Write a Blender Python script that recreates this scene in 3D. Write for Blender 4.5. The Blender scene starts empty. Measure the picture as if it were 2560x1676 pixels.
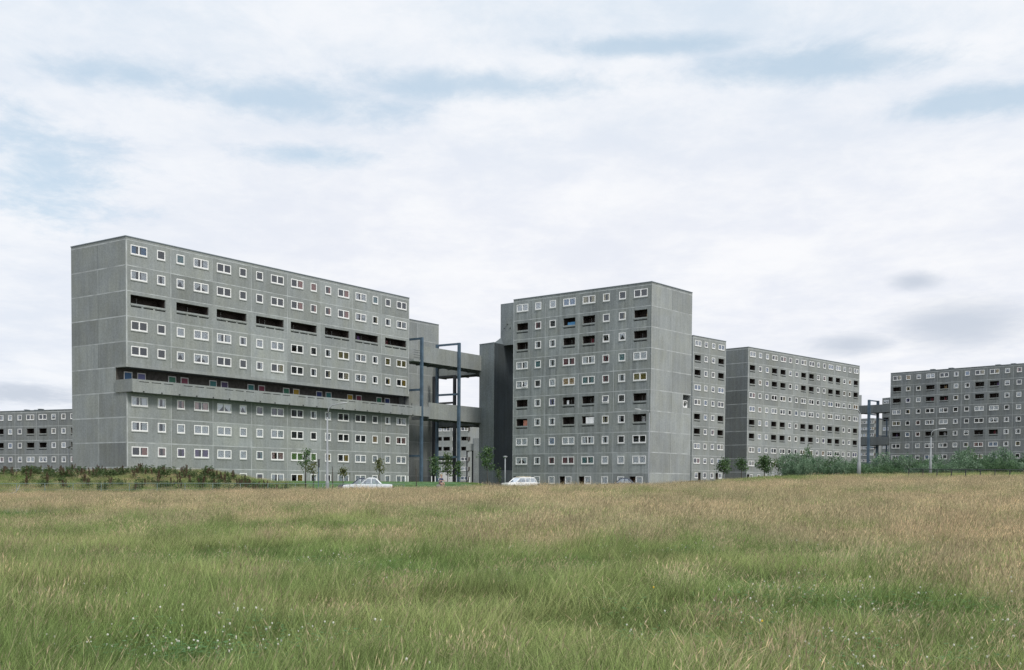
import bpy, math, random
from mathutils import Vector, Matrix, noise
rnd = random.Random(7)
sc = bpy.context.scene
COL = sc.collection

# ------------------------------------------------------------------ camera
F_PX, CY, PITCH, ROLL, CZ = 2713.7, 1304.4, -0.0350, 0.0069, 0.242
cd = bpy.data.cameras.new('camera')
cam = bpy.data.objects.new('camera', cd)
COL.objects.link(cam)
cd.sensor_width = 36.0
cd.lens = 36.0 * F_PX / 2560.0
cd.shift_y = (CY - 838.0) / 2560.0
cd.clip_start, cd.clip_end = 0.1, 6000
_F = Vector((0, math.cos(PITCH), math.sin(PITCH)))
_U = Vector((0, -math.sin(PITCH), math.cos(PITCH)))
_R = Vector((1, 0, 0))
_c, _s = math.cos(ROLL), math.sin(ROLL)
ER, EU = _c * _R + _s * _U, _c * _U - _s * _R
cam.matrix_world = Matrix(((ER.x, EU.x, -_F.x, 0), (ER.y, EU.y, -_F.y, 0), (ER.z, EU.z, -_F.z, CZ), (0, 0, 0, 1)))
sc.camera = cam


def at(px, py, Y):
    """point of the place seen at photo pixel (px, py) and standing Y metres away"""
    d = _F + ER * ((px - 1280) / F_PX) - EU * ((py - CY) / F_PX)
    return Vector((0, 0, CZ)) + d * (Y / d.y)


# ------------------------------------------------------------------ sky, sun, exposure
SUN_EL, SUN_AZ = math.radians(46), math.radians(146)     # azimuth measured clockwise from +Y
w = bpy.data.worlds.new('World')
sc.world = w
w.use_nodes = True
nt = w.node_tree
nt.nodes.clear()
N = lambda t: nt.nodes.new(t)
L = nt.links.new


def wmath(op, a, b=None, c=None):
    n = N('ShaderNodeMath'); n.operation = op
    for i, v in enumerate((a, b, c)):
        if v is None: continue
        if isinstance(v, (int, float)): n.inputs[i].default_value = v
        else: L(v, n.inputs[i])
    return n.outputs[0]


def wrange(v, a, b, c=0.0, d=1.0):
    n = N('ShaderNodeMapRange'); n.interpolation_type = 'SMOOTHSTEP'
    L(v, n.inputs[0])
    for i, x in enumerate((a, b, c, d)): n.inputs[i + 1].default_value = x
    return n.outputs[0]


def wmix(f, a, b):
    n = N('ShaderNodeMix'); n.data_type = 'RGBA'
    if isinstance(f, (int, float)): n.inputs[0].default_value = f
    else: L(f, n.inputs[0])
    for i, v in ((6, a), (7, b)):
        if isinstance(v, tuple): n.inputs[i].default_value = (*v, 1)
        else: L(v, n.inputs[i])
    return n.outputs[2]


sky = N('ShaderNodeTexSky'); sky.sky_type = 'NISHITA'; sky.sun_disc = False
sky.sun_elevation = SUN_EL; sky.sun_rotation = SUN_AZ
sky.air_density = 1.0; sky.dust_density = 1.5
tc = N('ShaderNodeTexCoord')
sep = N('ShaderNodeSeparateXYZ'); L(tc.outputs['Generated'], sep.inputs[0])
dx, dy, dz = sep.outputs
# a cloud deck seen in perspective: the direction meets a flat layer overhead
zz = wmath('MAXIMUM', wmath('ADD', dz, 0.10), 0.03)
cu, cv = wmath('DIVIDE', dx, zz), wmath('DIVIDE', dy, zz)
comb = N('ShaderNodeCombineXYZ'); L(cu, comb.inputs[0]); L(cv, comb.inputs[1])


def wnoise(scale, detail, rough, off, stretch=(1, 1, 1), dist=0.0):
    m = N('ShaderNodeMapping'); m.inputs['Location'].default_value = off
    m.inputs['Scale'].default_value = stretch
    L(comb.outputs[0], m.inputs[0])
    n = N('ShaderNodeTexNoise'); n.inputs['Scale'].default_value = scale
    n.inputs['Detail'].default_value = detail; n.inputs['Roughness'].default_value = rough
    n.inputs['Distortion'].default_value = dist
    L(m.outputs[0], n.inputs['Vector'])
    return n.outputs[0]


big = wnoise(0.9, 9, 0.55, (3.1, 7.7, 0))
det = wnoise(2.2, 14, 0.62, (1.3, 2.2, 4.0))
fine = wnoise(6.5, 12, 0.66, (5.3, 1.2, 9.0), (1, 0.8, 1), 0.3)
wisp = wnoise(1.4, 12, 0.64, (8.3, 0.4, 2.0), (1, 0.6, 1), 0.6)
az = wmath('ARCTAN2', dx, dy)
el = wmath('ARCSINE', dz)


def patch(px, py, rx, ry, wob=0.5):
    """a soft ragged patch of sky round one direction"""
    d = (at(px, py, 100) - Vector((0, 0, CZ))).normalized()
    a0, e0 = math.atan2(d.x, d.y), math.asin(d.z)
    u = wmath('DIVIDE', wmath('SUBTRACT', az, a0), rx / F_PX)
    v = wmath('DIVIDE', wmath('SUBTRACT', el, e0), ry / F_PX)
    r = wmath('SQRT', wmath('ADD', wmath('MULTIPLY', u, u), wmath('MULTIPLY', v, v)))
    r = wmath('ADD', r, wmath('MULTIPLY', wmath('SUBTRACT', det, 0.5), 3.2 * wob))
    r = wmath('ADD', r, wmath('MULTIPLY', wmath('SUBTRACT', wisp, 0.5), 3.4 * wob))
    r = wmath('ADD', r, wmath('MULTIPLY', wmath('SUBTRACT', fine, 0.5), 2.6 * wob))
    return wrange(r, 1.20, 0.15)


def wsum(lst):
    a = lst[0]
    for b in lst[1:]: a = wmath('MAXIMUM', a, b)
    return a


blue = wsum([patch(640, 245, 420, 60), patch(1230, 215, 480, 45), patch(760, 390, 210, 35), patch(2050, 165, 360, 50),
             patch(330, 190, 240, 50), patch(2430, 255, 200, 36), patch(110, 420, 260, 150, .7), patch(1600, 120, 260, 30)])
grey = wsum([patch(2400, 812, 190, 70, .12), patch(2130, 862, 120, 34, .16), patch(2290, 702, 70, 26, .2),
             patch(60, 985, 200, 30, .4)])
mott = wmath('ADD', wmath('MULTIPLY', det, 0.62), wmath('MULTIPLY', fine, 0.38))
cloud = wmix(wrange(mott, 0.36, 0.64), (0.875, 0.905, 0.985), (1.00, 1.01, 1.04))
cloud = wmix(wmath('MULTIPLY', wrange(wisp, 0.46, 0.62), 0.30), cloud, (0.83, 0.865, 0.95))
# duller, bluer cloud higher up, brightest low over the roofs
cloud = wmix(wrange(el, 0.20, 0.46), cloud, wmix(wrange(mott, 0.34, 0.66), (0.72, 0.82, 0.93), (0.96, 0.985, 1.03)))
cloud = wmix(wmath('MULTIPLY', wrange(az, -0.10, -0.50), 0.45), cloud, wmix(wrange(mott, 0.34, 0.66), (0.76, 0.85, 0.96), (0.90, 0.95, 1.02)))
cloud = wmix(wmath('MULTIPLY', grey, 0.9), cloud, (0.62, 0.68, 0.78))
cl10 = N('ShaderNodeVectorMath'); cl10.operation = 'SCALE'; L(cloud, cl10.inputs[0]); cl10.inputs[3].default_value = 8.3
thin = wmix(0.62, sky.outputs[0], (5.6, 7.2, 8.4))
colr = wmix(wmath('MULTIPLY', blue, 0.72), cl10.outputs[0], thin)
bg = N('ShaderNodeBackground'); bg.inputs[1].default_value = 0.115
L(colr, bg.inputs[0])
wo = N('ShaderNodeOutputWorld'); L(bg.outputs[0], wo.inputs[0])

sd = bpy.data.lights.new('sun', 'SUN')
sd.energy = 2.4; sd.angle = math.radians(14); sd.color = (1.0, 0.95, 0.87)
sun = bpy.data.objects.new('sun', sd); COL.objects.link(sun)
sdir = Vector((math.sin(SUN_AZ) * math.cos(SUN_EL), math.cos(SUN_AZ) * math.cos(SUN_EL), math.sin(SUN_EL)))
sun.rotation_euler = sdir.to_track_quat('Z', 'Y').to_euler()
sc.view_settings.view_transform = 'Standard'
sc.view_settings.look = 'None'
sc.view_settings.exposure = 0.0
sc.view_settings.gamma = 1.0
sc.cycles.max_bounces = 8
sc.cycles.transparent_max_bounces = 12

# ------------------------------------------------------------------ helpers


def tag(o, label=None, cat=None, group=None, kind=None):
    if label: o['label'] = label
    if cat: o['category'] = cat
    if group: o['group'] = group
    if kind: o['kind'] = kind
    return o


def empty(name, loc=(0, 0, 0), rz=0.0):
    o = bpy.data.objects.new(name, None); COL.objects.link(o)
    o.location = loc; o.rotation_euler = (0, 0, rz); o.empty_display_size = 0.2
    return o


def link_mesh(name, me, parent=None, loc=None, rz=None):
    o = bpy.data.objects.new(name, me); COL.objects.link(o)
    if parent is not None: o.parent = parent
    if loc is not None: o.location = loc
    if rz is not None: o.rotation_euler = (0, 0, rz)
    return o


class MB:
    """collects faces with materials and a tone per face, then links ONE mesh object"""

    def __init__(self): self.v, self.f, self.m, self.t, self.mats = [], [], [], [], []

    def mi(self, mat):
        if mat not in self.mats: self.mats.append(mat)
        return self.mats.index(mat)

    def face(self, pts, mat, tone=1.0):
        b = len(self.v); self.v += [tuple(p) for p in pts]
        self.f.append(tuple(range(b, b + len(pts)))); self.m.append(self.mi(mat)); self.t.append(tone)

    def box(self, o, ax, ay, az_, mat, tone=1.0, skip=''):
        """corner o and three edge vectors"""
        o, ax, ay, az_ = map(Vector, (o, ax, ay, az_))
        p = [o, o + ax, o + ax + ay, o + ay]; q = [a + az_ for a in p]
        if 'b' not in skip: self.face([p[3], p[2], p[1], p[0]], mat, tone)
        if 't' not in skip: self.face(q, mat, tone)
        for i in range(4):
            j = (i + 1) % 4
            self.face([p[i], p[j], q[j], q[i]], mat, tone)

    def cbox(self, c, size, mat, tone=1.0, rz=0.0):
        c = Vector(c); r = Matrix.Rotation(rz, 3, 'Z')
        ax, ay, az_ = r @ Vector((size[0], 0, 0)), r @ Vector((0, size[1], 0)), Vector((0, 0, size[2]))
        self.box(c - (ax + ay + az_) / 2, ax, ay, az_, mat, tone)

    def tube(self, pts, radii, mat, n=8, tone=1.0, cap=True):
        pts = [Vector(p) for p in pts]
        if isinstance(radii, (int, float)): radii = [radii] * len(pts)
        rings = []
        for i, p in enumerate(pts):
            d = (pts[min(i + 1, len(pts) - 1)] - pts[max(i - 1, 0)]).normalized()
            a = d.orthogonal().normalized() if abs(d.z) < 0.99 else Vector((1, 0, 0))
            if abs(d.z) < 0.99: a = d.cross(Vector((0, 0, 1))).normalized()
            b = d.cross(a).normalized()
            base = len(self.v)
            for k in range(n):
                g = 2 * math.pi * k / n
                self.v.append(tuple(p + (a * math.cos(g) + b * math.sin(g)) * radii[i]))
            rings.append(base)
        mi = self.mi(mat)
        for i in range(len(rings) - 1):
            for k in range(n):
                k2 = (k + 1) % n
                self.f.append((rings[i] + k, rings[i] + k2, rings[i + 1] + k2, rings[i + 1] + k)); self.m.append(mi); self.t.append(tone)
        if cap:
            for b, rev in ((rings[0], True), (rings[-1], False)):
                f = tuple(range(b, b + n)); self.f.append(f[::-1] if rev else f); self.m.append(mi); self.t.append(tone)

    def mesh(self, name, smooth=False):
        me = bpy.data.meshes.new(name)
        me.from_pydata(self.v, [], self.f)
        for mt in self.mats: me.materials.append(mt)
        me.polygons.foreach_set('material_index', self.m)
        if smooth: me.polygons.foreach_set('use_smooth', [True] * len(self.f))
        at_ = me.attributes.new('tone', 'FLOAT', 'FACE'); at_.data.foreach_set('value', self.t)
        me.update()
        return me

    def build(self, name, parent=None, smooth=False, loc=None):
        return link_mesh(name, self.mesh(name, smooth), parent, loc)


# ------------------------------------------------------------------ materials
def newmat(name):
    m = bpy.data.materials.new(name); m.use_nodes = True
    t = m.node_tree; b = t.nodes['Principled BSDF']
    return m, t, b


def plain(name, col, rough=0.6, metal=0.0, var=0.0, scale=8.0):
    m, t, b = newmat(name)
    b.inputs['Base Color'].default_value = (*col, 1); b.inputs['Roughness'].default_value = rough; b.inputs['Metallic'].default_value = metal
    if var:
        g = t.nodes.new('ShaderNodeNewGeometry'); n = t.nodes.new('ShaderNodeTexNoise'); n.inputs['Scale'].default_value = scale; n.inputs['Detail'].default_value = 4
        t.links.new(g.outputs['Position'], n.inputs['Vector'])
        r = t.nodes.new('ShaderNodeMapRange'); t.links.new(n.outputs[0], r.inputs[0])
        for i, x in enumerate((0.3, 0.7, 1 - var, 1 + var)): r.inputs[i + 1].default_value = x
        v = t.nodes.new('ShaderNodeVectorMath'); v.operation = 'SCALE'; v.inputs[0].default_value = col
        t.links.new(r.outputs[0], v.inputs[3]); t.links.new(v.outputs[0], b.inputs['Base Color'])
    return m


def concrete(name, col, streak=0.17, speck=0.20, green=0.0):
    """weathered roughcast: tone per panel, fine speckle, rain streaks running down"""
    m, t, b = newmat(name)
    nd, lk = t.nodes.new, t.links.new
    g = nd('ShaderNodeNewGeometry')

    def nz(scale, stretch, detail, lo, hi, a, c, rough=0.6):
        mp = nd('ShaderNodeMapping'); mp.inputs['Scale'].default_value = stretch; lk(g.outputs['Position'], mp.inputs[0])
        n = nd('ShaderNodeTexNoise'); n.inputs['Scale'].default_value = scale; n.inputs['Detail'].default_value = detail; n.inputs['Roughness'].default_value = rough
        lk(mp.outputs[0], n.inputs['Vector'])
        r = nd('ShaderNodeMapRange'); lk(n.outputs[0], r.inputs[0])
        for i, x in enumerate((lo, hi, a, c)): r.inputs[i + 1].default_value = x
        return r.outputs[0]

    def mul(a, c):
        n = nd('ShaderNodeMath'); n.operation = 'MULTIPLY'; lk(a, n.inputs[0]); lk(c, n.inputs[1]); return n.outputs[0]
    at_ = nd('ShaderNodeAttribute'); at_.attribute_name = 'tone'
    v = mul(nz(5.5, (1, 1, 1), 7, 0.3, 0.7, 1 - speck, 1 + speck, 0.75), nz(1.6, (1.5, 1.5, 0.10), 5, 0.35, 0.68, 1 + streak * 0.3, 1 - streak))
    v = mul(v, nz(0.30, (1, 1, 1), 4, 0.3, 0.7, 0.90, 1.09))
    v = mul(v, at_.outputs['Fac'])
    s = nd('ShaderNodeVectorMath'); s.operation = 'SCALE'; lk(v, s.inputs[3])
    mx = nd('ShaderNodeMix'); mx.data_type = 'RGBA'; mx.inputs[6].default_value = (*col, 1)
    mx.inputs[7].default_value = (col[0] * 1.02, col[1] * 1.0, col[2] * 0.92, 1)
    lk(nz(0.5, (1, 1, 0.6), 3, 0.4, 0.65, 0.0, 0.8), mx.inputs[0]); lk(mx.outputs[2], s.inputs[0])
    lk(s.outputs[0], b.inputs['Base Color'])
    b.inputs['Roughness'].default_value = 0.92
    b.inputs['Specular IOR Level'].default_value = 0.25
    return m


M = {}
M['conc'] = concrete('roughcast_concrete', (0.276, 0.299, 0.303), 0.12, 0.20)
M['conc_wet'] = concrete('rain_streaked_concrete', (0.268, 0.292, 0.298), 0.28, 0.20)
M['conc_mid'] = concrete('shaded_gable_concrete', (0.195, 0.214, 0.222), 0.16, 0.28)  # darker copy of conc: the gable's shade is put into its colour
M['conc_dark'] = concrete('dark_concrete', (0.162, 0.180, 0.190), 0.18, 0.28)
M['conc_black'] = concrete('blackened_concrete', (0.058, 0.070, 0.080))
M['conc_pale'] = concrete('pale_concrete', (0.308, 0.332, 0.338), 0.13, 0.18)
M['conc_far'] = concrete('far_concrete', (0.222, 0.240, 0.250), 0.2, 0.25)
M['joint'] = plain('joint_sealant', (0.40, 0.425, 0.43), 0.9, 0, 0.28, 0.9)
M['coping'] = plain('coping_felt', (0.16, 0.19, 0.21), 0.8)
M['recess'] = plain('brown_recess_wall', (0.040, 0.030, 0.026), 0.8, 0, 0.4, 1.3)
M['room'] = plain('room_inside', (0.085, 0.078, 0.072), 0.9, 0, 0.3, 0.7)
M['slot'] = plain('slot_shadow_gap', (0.03, 0.035, 0.035), 0.9)
M['white'] = plain('white_window_paint', (0.86, 0.86, 0.86), 0.5)
M['sill'] = plain('concrete_sill', (0.40, 0.42, 0.41), 0.9)
M['blue'] = plain('blue_steel_paint', (0.075, 0.120, 0.170), 0.55, 0, 0.25, 1.1)
M['roof'] = plain('roof_felt', (0.12, 0.12, 0.12), 0.9)
M['brick'] = plain('dark_brick_deck_wall', (0.085, 0.080, 0.072), 0.9, 0, 0.35, 3.0)
M['black'] = plain('black_iron', (0.03, 0.034, 0.04), 0.6)
M['pole'] = plain('grey_lamp_post', (0.29, 0.31, 0.33), 0.6, 0, 0.1, 2.0)
M['lamp'] = plain('lamp_glass', (0.42, 0.44, 0.45), 0.4)
M['rail'] = plain('galvanised_fence', (0.20, 0.27, 0.25), 0.6)


def glass(name, lo=0.05, tint=(0.9, 0.95, 1.0)):
    m = bpy.data.materials.new(name); m.use_nodes = True
    t = m.node_tree; t.nodes.clear()
    nd, lk = t.nodes.new, t.links.new
    o = nd('ShaderNodeOutputMaterial'); mx = nd('ShaderNodeMixShader'); tr = nd('ShaderNodeBsdfTransparent'); gl = nd('ShaderNodeBsdfGlossy')
    tr.inputs[0].default_value = (0.93, 0.95, 0.95, 1); gl.inputs[0].default_value = (*tint, 1); gl.inputs['Roughness'].default_value = 0.03
    fr = nd('ShaderNodeFresnel'); fr.inputs[0].default_value = 1.52
    r = nd('ShaderNodeMath'); r.operation = 'MULTIPLY_ADD'; lk(fr.outputs[0], r.inputs[0]); r.inputs[1].default_value = 1.5; r.inputs[2].default_value = lo
    lk(r.outputs[0], mx.inputs[0]); lk(tr.outputs[0], mx.inputs[1]); lk(gl.outputs[0], mx.inputs[2]); lk(mx.outputs[0], o.inputs[0])
    return m


M['glass'] = glass('window_glass')
M['carglass'] = glass('car_glass', 0.25)
CUR = {'white': (.86, .86, .88), 'cream': (.66, .58, .40), 'orange': (.66, .33, .08), 'pink': (.62, .27, .20), 'green': (.30, .50, .10),
       'purple': (.22, .13, .34), 'blue': (.10, .28, .50), 'teal': (.22, .40, .41), 'yellow': (.60, .42, .05), 'mustard': (.40, .34, .12),
       'maroon': (.30, .07, .09), 'rose': (.66, .45, .42), 'paleblue': (.50, .58, .72), 'lilac': (.40, .38, .62), 'tan': (.64, .45, .22)}
for k, c in CUR.items(): M['cur_' + k] = plain('curtain_' + k, c, 0.9, 0, 0.12, 6.0)
DOORC = {'blue': (.04, .16, .36), 'lilac': (.20, .21, .48), 'green': (.05, .26, .16), 'maroon': (.28, .04, .09), 'teal': (.04, .26, .26),
         'plum': (.09, .06, .18), 'yellow': (.62, .40, .03), 'navy': (.03, .06, .24), 'brown': (.13, .06, .03), 'wgrey': (.55, .56, .56)}
for k, c in DOORC.items(): M['door_' + k] = plain('door_paint_' + k, tuple(v * .8 + .01 for v in c), 0.45)

# ------------------------------------------------------------------ terrain
A_TH, A_O, A_L, A_G, A_BZ = 0.615, (-40.625, 114.497), 45.353, 9.802, -0.978
B_TH, B_O, B_L, B_G, B_BZ = -0.88, (17.455, 138.195), 22.629, 10.082, -0.951
C_TH, C_O, C_L, C_G, C_BZ = 0.780, (45.468, 210.988), 45.279, 9.9, 0.13
D_TH, D_O, D_L, D_G, D_BZ = 0.753, (32.364, 196.177), 10.9, 9.0, 0.253
E_TH, E_O, E_L, E_G, E_BZ = 2.387, (88.866, 256.456), 33.96, 10.0, -0.037


def sst(x, a, b):
    t = min(1.0, max(0.0, (x - a) / (b - a))); return t * t * (3 - 2 * t)


def ground(x, y, bumps=True):
    t = min(1.0, max(-0.1, (y - 5) / 73.0))
    s = 1 - (1 - t) ** 1.3 if t >= 0 else t * 1.3
    xx = max(-60.0, min(60.0, x))
    z = -1.36 + 0.97 * s + 0.0240 * xx
    if bumps:
        k = 1 - sst(y, 60, 80) * 0.6
        z += k * (0.10 * noise.noise((x * 0.22, y * 0.22, 0.3)) + 0.05 * noise.noise((x * 0.7, y * 0.7, 4.2)))
    if y > 80:
        right = sst(x, 8, 26)
        g = -0.95 * (1 - right) + right * (0.15 + 0.0215 * xx + 0.15)
        f = sst(y, 80, 93)
        z = z * (1 - f) + g * f
        dA = (x - A_O[0]) * math.cos(A_TH) - (y - A_O[1]) * math.sin(A_TH)
        lawn = sst(-x, -1.0, 6.0) * sst(y, 98, 112) * sst(dA, 1.5, 8.0)
        z += 1.28 * lawn
        mound = sst(-x, 21, 29) * sst(y, 89, 99) * (1 - sst(y, 103, 110))
        z += (1.55 + 0.25 * noise.noise((x * 0.25, y * 0.2, 9))) * mound
    return z


def sheet(name, xs, ys, mat, dz=0.0, keep=None):
    v, f, idx = [], [], {}
    for i, x in enumerate(xs):
        for j, y in enumerate(ys):
            idx[i, j] = len(v); v.append((x, y, ground(x, y) + dz))
    for i in range(len(xs) - 1):
        for j in range(len(ys) - 1):
            if keep is None or keep((xs[i] + xs[i + 1]) / 2, (ys[j] + ys[j + 1]) / 2):
                f.append((idx[i, j], idx[i + 1, j], idx[i + 1, j + 1], idx[i, j + 1]))
    me = bpy.data.meshes.new(name); me.from_pydata(v, [], f); me.materials.append(mat)
    me.polygons.foreach_set('use_smooth', [True] * len(f)); me.update()
    return tag(link_mesh(name, me), kind='structure')


def field_mix(t, nd, lk, green, straw, bias=0.0):
    """colour of the meadow by place: green hollows and dry straw-coloured stands"""
    g = nd('ShaderNodeNewGeometry')
    n1 = nd('ShaderNodeTexNoise'); n1.inputs['Scale'].default_value = 0.16; n1.inputs['Detail'].default_value = 4
    lk(g.outputs['Position'], n1.inputs['Vector'])
    r = nd('ShaderNodeMapRange'); lk(n1.outputs[0], r.inputs[0]); r.inputs[1].default_value = 0.40 - bias; r.inputs[2].default_value = 0.62 - bias
    mx = nd('ShaderNodeMix'); mx.data_type = 'RGBA'; lk(r.outputs[0], mx.inputs[0])
    mx.inputs[6].default_value = (*green, 1); mx.inputs[7].default_value = (*straw, 1)
    return mx.outputs[2]


def soil():
    m, t, b = newmat('meadow_floor'); nd, lk = t.nodes.new, t.links.new
    c = field_mix(t, nd, lk, (0.050, 0.065, 0.026), (0.120, 0.100, 0.050))
    lk(c, b.inputs['Base Color']); b.inputs['Roughness'].default_value = 1.0; b.inputs['Specular IOR Level'].default_value = 0.0
    return m


def frange(a, b, s):
    n = int(round((b - a) / s)); return [a + (b - a) * i / n for i in range(n + 1)]


M['soil'] = soil()
M['lawn'] = plain('mown_grass', (0.075, 0.165, 0.060), 1.0, 0, 0.3, 1.2)
M['tarmac'] = plain('tarmac', (0.07, 0.07, 0.072), 0.9, 0, 0.15, 3.0)
M['kerb'] = plain('kerb_stone', (0.35, 0.35, 0.33), 0.9)
xs = [-900, -400, -200, -130] + frange(-90, 90, 1.5) + [130, 200, 400, 900]
ys = [-60, -20, -5] + frange(0, 160, 1.5) + [180, 220, 300, 420, 700, 1500]
sheet('ground', xs, ys, M['soil'])
sheet('lawn', frange(-34, 0, 1.0), frange(99, 166, 1.0), M['lawn'], 0.02, lambda x, y: (x - A_O[0]) * math.cos(A_TH) - (y - A_O[1]) * math.sin(A_TH) > 0.6)
sheet('road', frange(-24, 12, 2), frange(91.5, 97.5, 1.0), M['tarmac'], 0.012)
sheet('car_park', frange(0.5, 36, 1.5), frange(112, 134, 1.5), M['tarmac'], 0.012)
kb = MB()
for x in frange(-24, 8, 4):
    a, b_ = Vector((x, 97.5, ground(x, 97.5, True) - 0.1)), Vector((x + 4, 97.5, ground(x + 4, 97.5, True) - 0.1))
    kb.box(a, b_ - a, (0, 0.14, 0), (0, 0, 0.22), M['kerb'])
tag(kb.build('kerb'), kind='structure')

# ------------------------------------------------------------------ tower blocks
H = 2.65
PAR = 0.373
_cache = {}
DW, SW, WH = 2.04, 1.04, 1.0


def lights_of(w_):
    if w_ > 1.5: return [(-w_ / 2 + .085, -.07), (.07, w_ / 2 - .085)]
    return [(-w_ / 2 + .085, w_ / 2 - .085)]


def frame_mesh(w_, h_):
    k = ('frame', w_, h_)
    if k in _cache: return _cache[k]
    b = MB(); t = 0.092; y0, d = -0.03, 0.10
    b.box((-w_ / 2, y0, -h_ / 2), (w_, 0, 0), (0, d, 0), (0, 0, .13), M['white'])
    b.box((-w_ / 2, y0, h_ / 2 - t), (w_, 0, 0), (0, d, 0), (0, 0, t), M['white'])
    zb, zt = -h_ / 2 + .13, h_ / 2 - t
    for x in (-w_ / 2, w_ / 2 - t): b.box((x, y0, zb), (t, 0, 0), (0, d, 0), (0, 0, zt - zb), M['white'], skip='bt')
    if w_ > 1.5: b.box((-.07, y0, zb), (.14, 0, 0), (0, d, 0), (0, 0, zt - zb), M['white'], skip='bt')
    b.box((-w_ / 2 - .03, -.07, -h_ / 2 - .10), (w_ + .06, 0, 0), (0, .068, 0), (0, 0, .097), M['sill'])
    _cache[k] = b.mesh('frame'); return _cache[k]


def pane_mesh(w_, h_):
    k = ('pane', w_, h_)
    if k in _cache: return _cache[k]
    b = MB()
    for x0, x1 in lights_of(w_):
        b.face([(x0, 0, -h_ / 2 + .12), (x1, 0, -h_ / 2 + .12), (x1, 0, h_ / 2 - .08), (x0, 0, h_ / 2 - .08)], M['glass'])
    _cache[k] = b.mesh('pane'); return _cache[k]


def curtain_mesh(kind, w_, h_, mat):
    k = ('cur', kind, w_, h_, mat)
    if k in _cache: return _cache[k]
    b = MB(); zb, zt = -h_ / 2 + .06, h_ / 2 - .04
    n = int(w_ / 0.06)
    for i in range(n):
        fa, fb = i / n, (i + 1) / n; fm = (fa + fb) / 2
        za = zc = zb
        if kind == 'r' and fm < .66: continue
        if kind == 'l' and fm > .34: continue
        if kind == 't':
            za = zb + .80 * (h_ - .1) * max(0, 1 - abs(fa - .5) * 2.6); zc = zb + .80 * (h_ - .1) * max(0, 1 - abs(fb - .5) * 2.6)
        if kind == 'h': za = zc = zb + 0.45 * (zt - zb)
        ya, yc = (.065, .095) if i % 2 else (.095, .065)
        xa, xc = -w_ / 2 + w_ * fa, -w_ / 2 + w_ * fb
        b.face([(xa, ya, za), (xc, yc, zc), (xc, yc, zt), (xa, ya, zt)], M['cur_' + mat])
    _cache[k] = b.mesh('curtain'); return _cache[k]


CODE = {'b': ('w', 'blue'), 'w': ('w', 'white'), 'n': ('n', 'white'), 't': ('t', 'white'), 'r': ('r', 'pink'), 'R': ('n', 'pink'), 'c': ('r', 'cream'),
        'o': ('n', 'tan'), 'y': ('r', 'yellow'), 'Y': ('n', 'mustard'), 'g': ('n', 'green'), 'p': ('w', 'purple'), 'e': ('n', 'teal'), 'k': ('w', 'rose'),
        'm': ('w', 'maroon'), 'B': ('n', 'paleblue'), 'l': ('l', 'white'), 'h': ('h', 'white'), 'x': ('w', 'cream'), 'j': ('w', 'teal'), 'i': ('w', 'lilac')}
RANDC = '.....wwwwwnnnnnnccclltthhxxBBikroy'


def window(parent, c, rz, wide, code):
    w_ = DW if wide else SW
    f = link_mesh('double_window' if wide else 'single_window', frame_mesh(w_, WH), parent, c, rz)
    tilt = 'O' in code; code = code.replace('O', '') or '.'
    if tilt:                                   # a pivot window standing open
        b = MB()
        x0, x1 = lights_of(w_)[-1]; s = .05; z0, z1 = -WH / 2 + .10, WH / 2 - .06
        for q in (((x0, 0, z0), (x1 - x0, 0, 0), (0, 0, s * 1.4)), ((x0, 0, z1 - s), (x1 - x0, 0, 0), (0, 0, s)),
                  ((x0, 0, z0), (s, 0, 0), (0, 0, z1 - z0)), ((x1 - s, 0, z0), (s, 0, 0), (0, 0, z1 - z0))):
            b.box(q[0], q[1], (0, .05, 0), q[2], M['white'])
        b.face([(x0, .02, z0), (x1, .02, z0), (x1, .02, z1), (x0, .02, z1)], M['glass'])
        o = b.build('open_sash', f, loc=(0, -.02, 0)); o.rotation_euler = (math.radians(rnd.choice((-24, -17, 20))), 0, 0)
        if wide:
            b = MB(); x0, x1 = lights_of(w_)[0]
            b.face([(x0, 0, -WH / 2 + .12), (x1, 0, -WH / 2 + .12), (x1, 0, WH / 2 - .08), (x0, 0, WH / 2 - .08)], M['glass'])
            b.build('pane', f, loc=(0, .03, 0))
    else:
        p = link_mesh('pane', pane_mesh(w_, WH), f, (0, .035, 0))
        p.rotation_euler = (math.radians(rnd.uniform(-.7, .7)), 0, math.radians(rnd.uniform(-.5, .5)))
    if code in CODE:
        kd, mt = CODE[code]
        for k in (('l', 'r') if kd == 'w' else (kd,)):
            link_mesh('curtain', curtain_mesh(k, w_, WH, mt), f, (0, 0, 0))
    return f


class Face:
    """one wall plane: o = left end as seen from outside, d = along, n = outward"""

    def __init__(self, o, d, z0):
        self.o = Vector((o[0], o[1], 0)); self.d = Vector((d[0], d[1], 0)).normalized(); self.n = Vector((self.d.y, -self.d.x, 0)); self.z0 = z0
        self.rz = math.atan2(self.d.y, self.d.x)

    def p(self, u, z, out=0.0): return self.o + self.d * u + self.n * out + Vector((0, 0, self.z0 + z))


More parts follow.
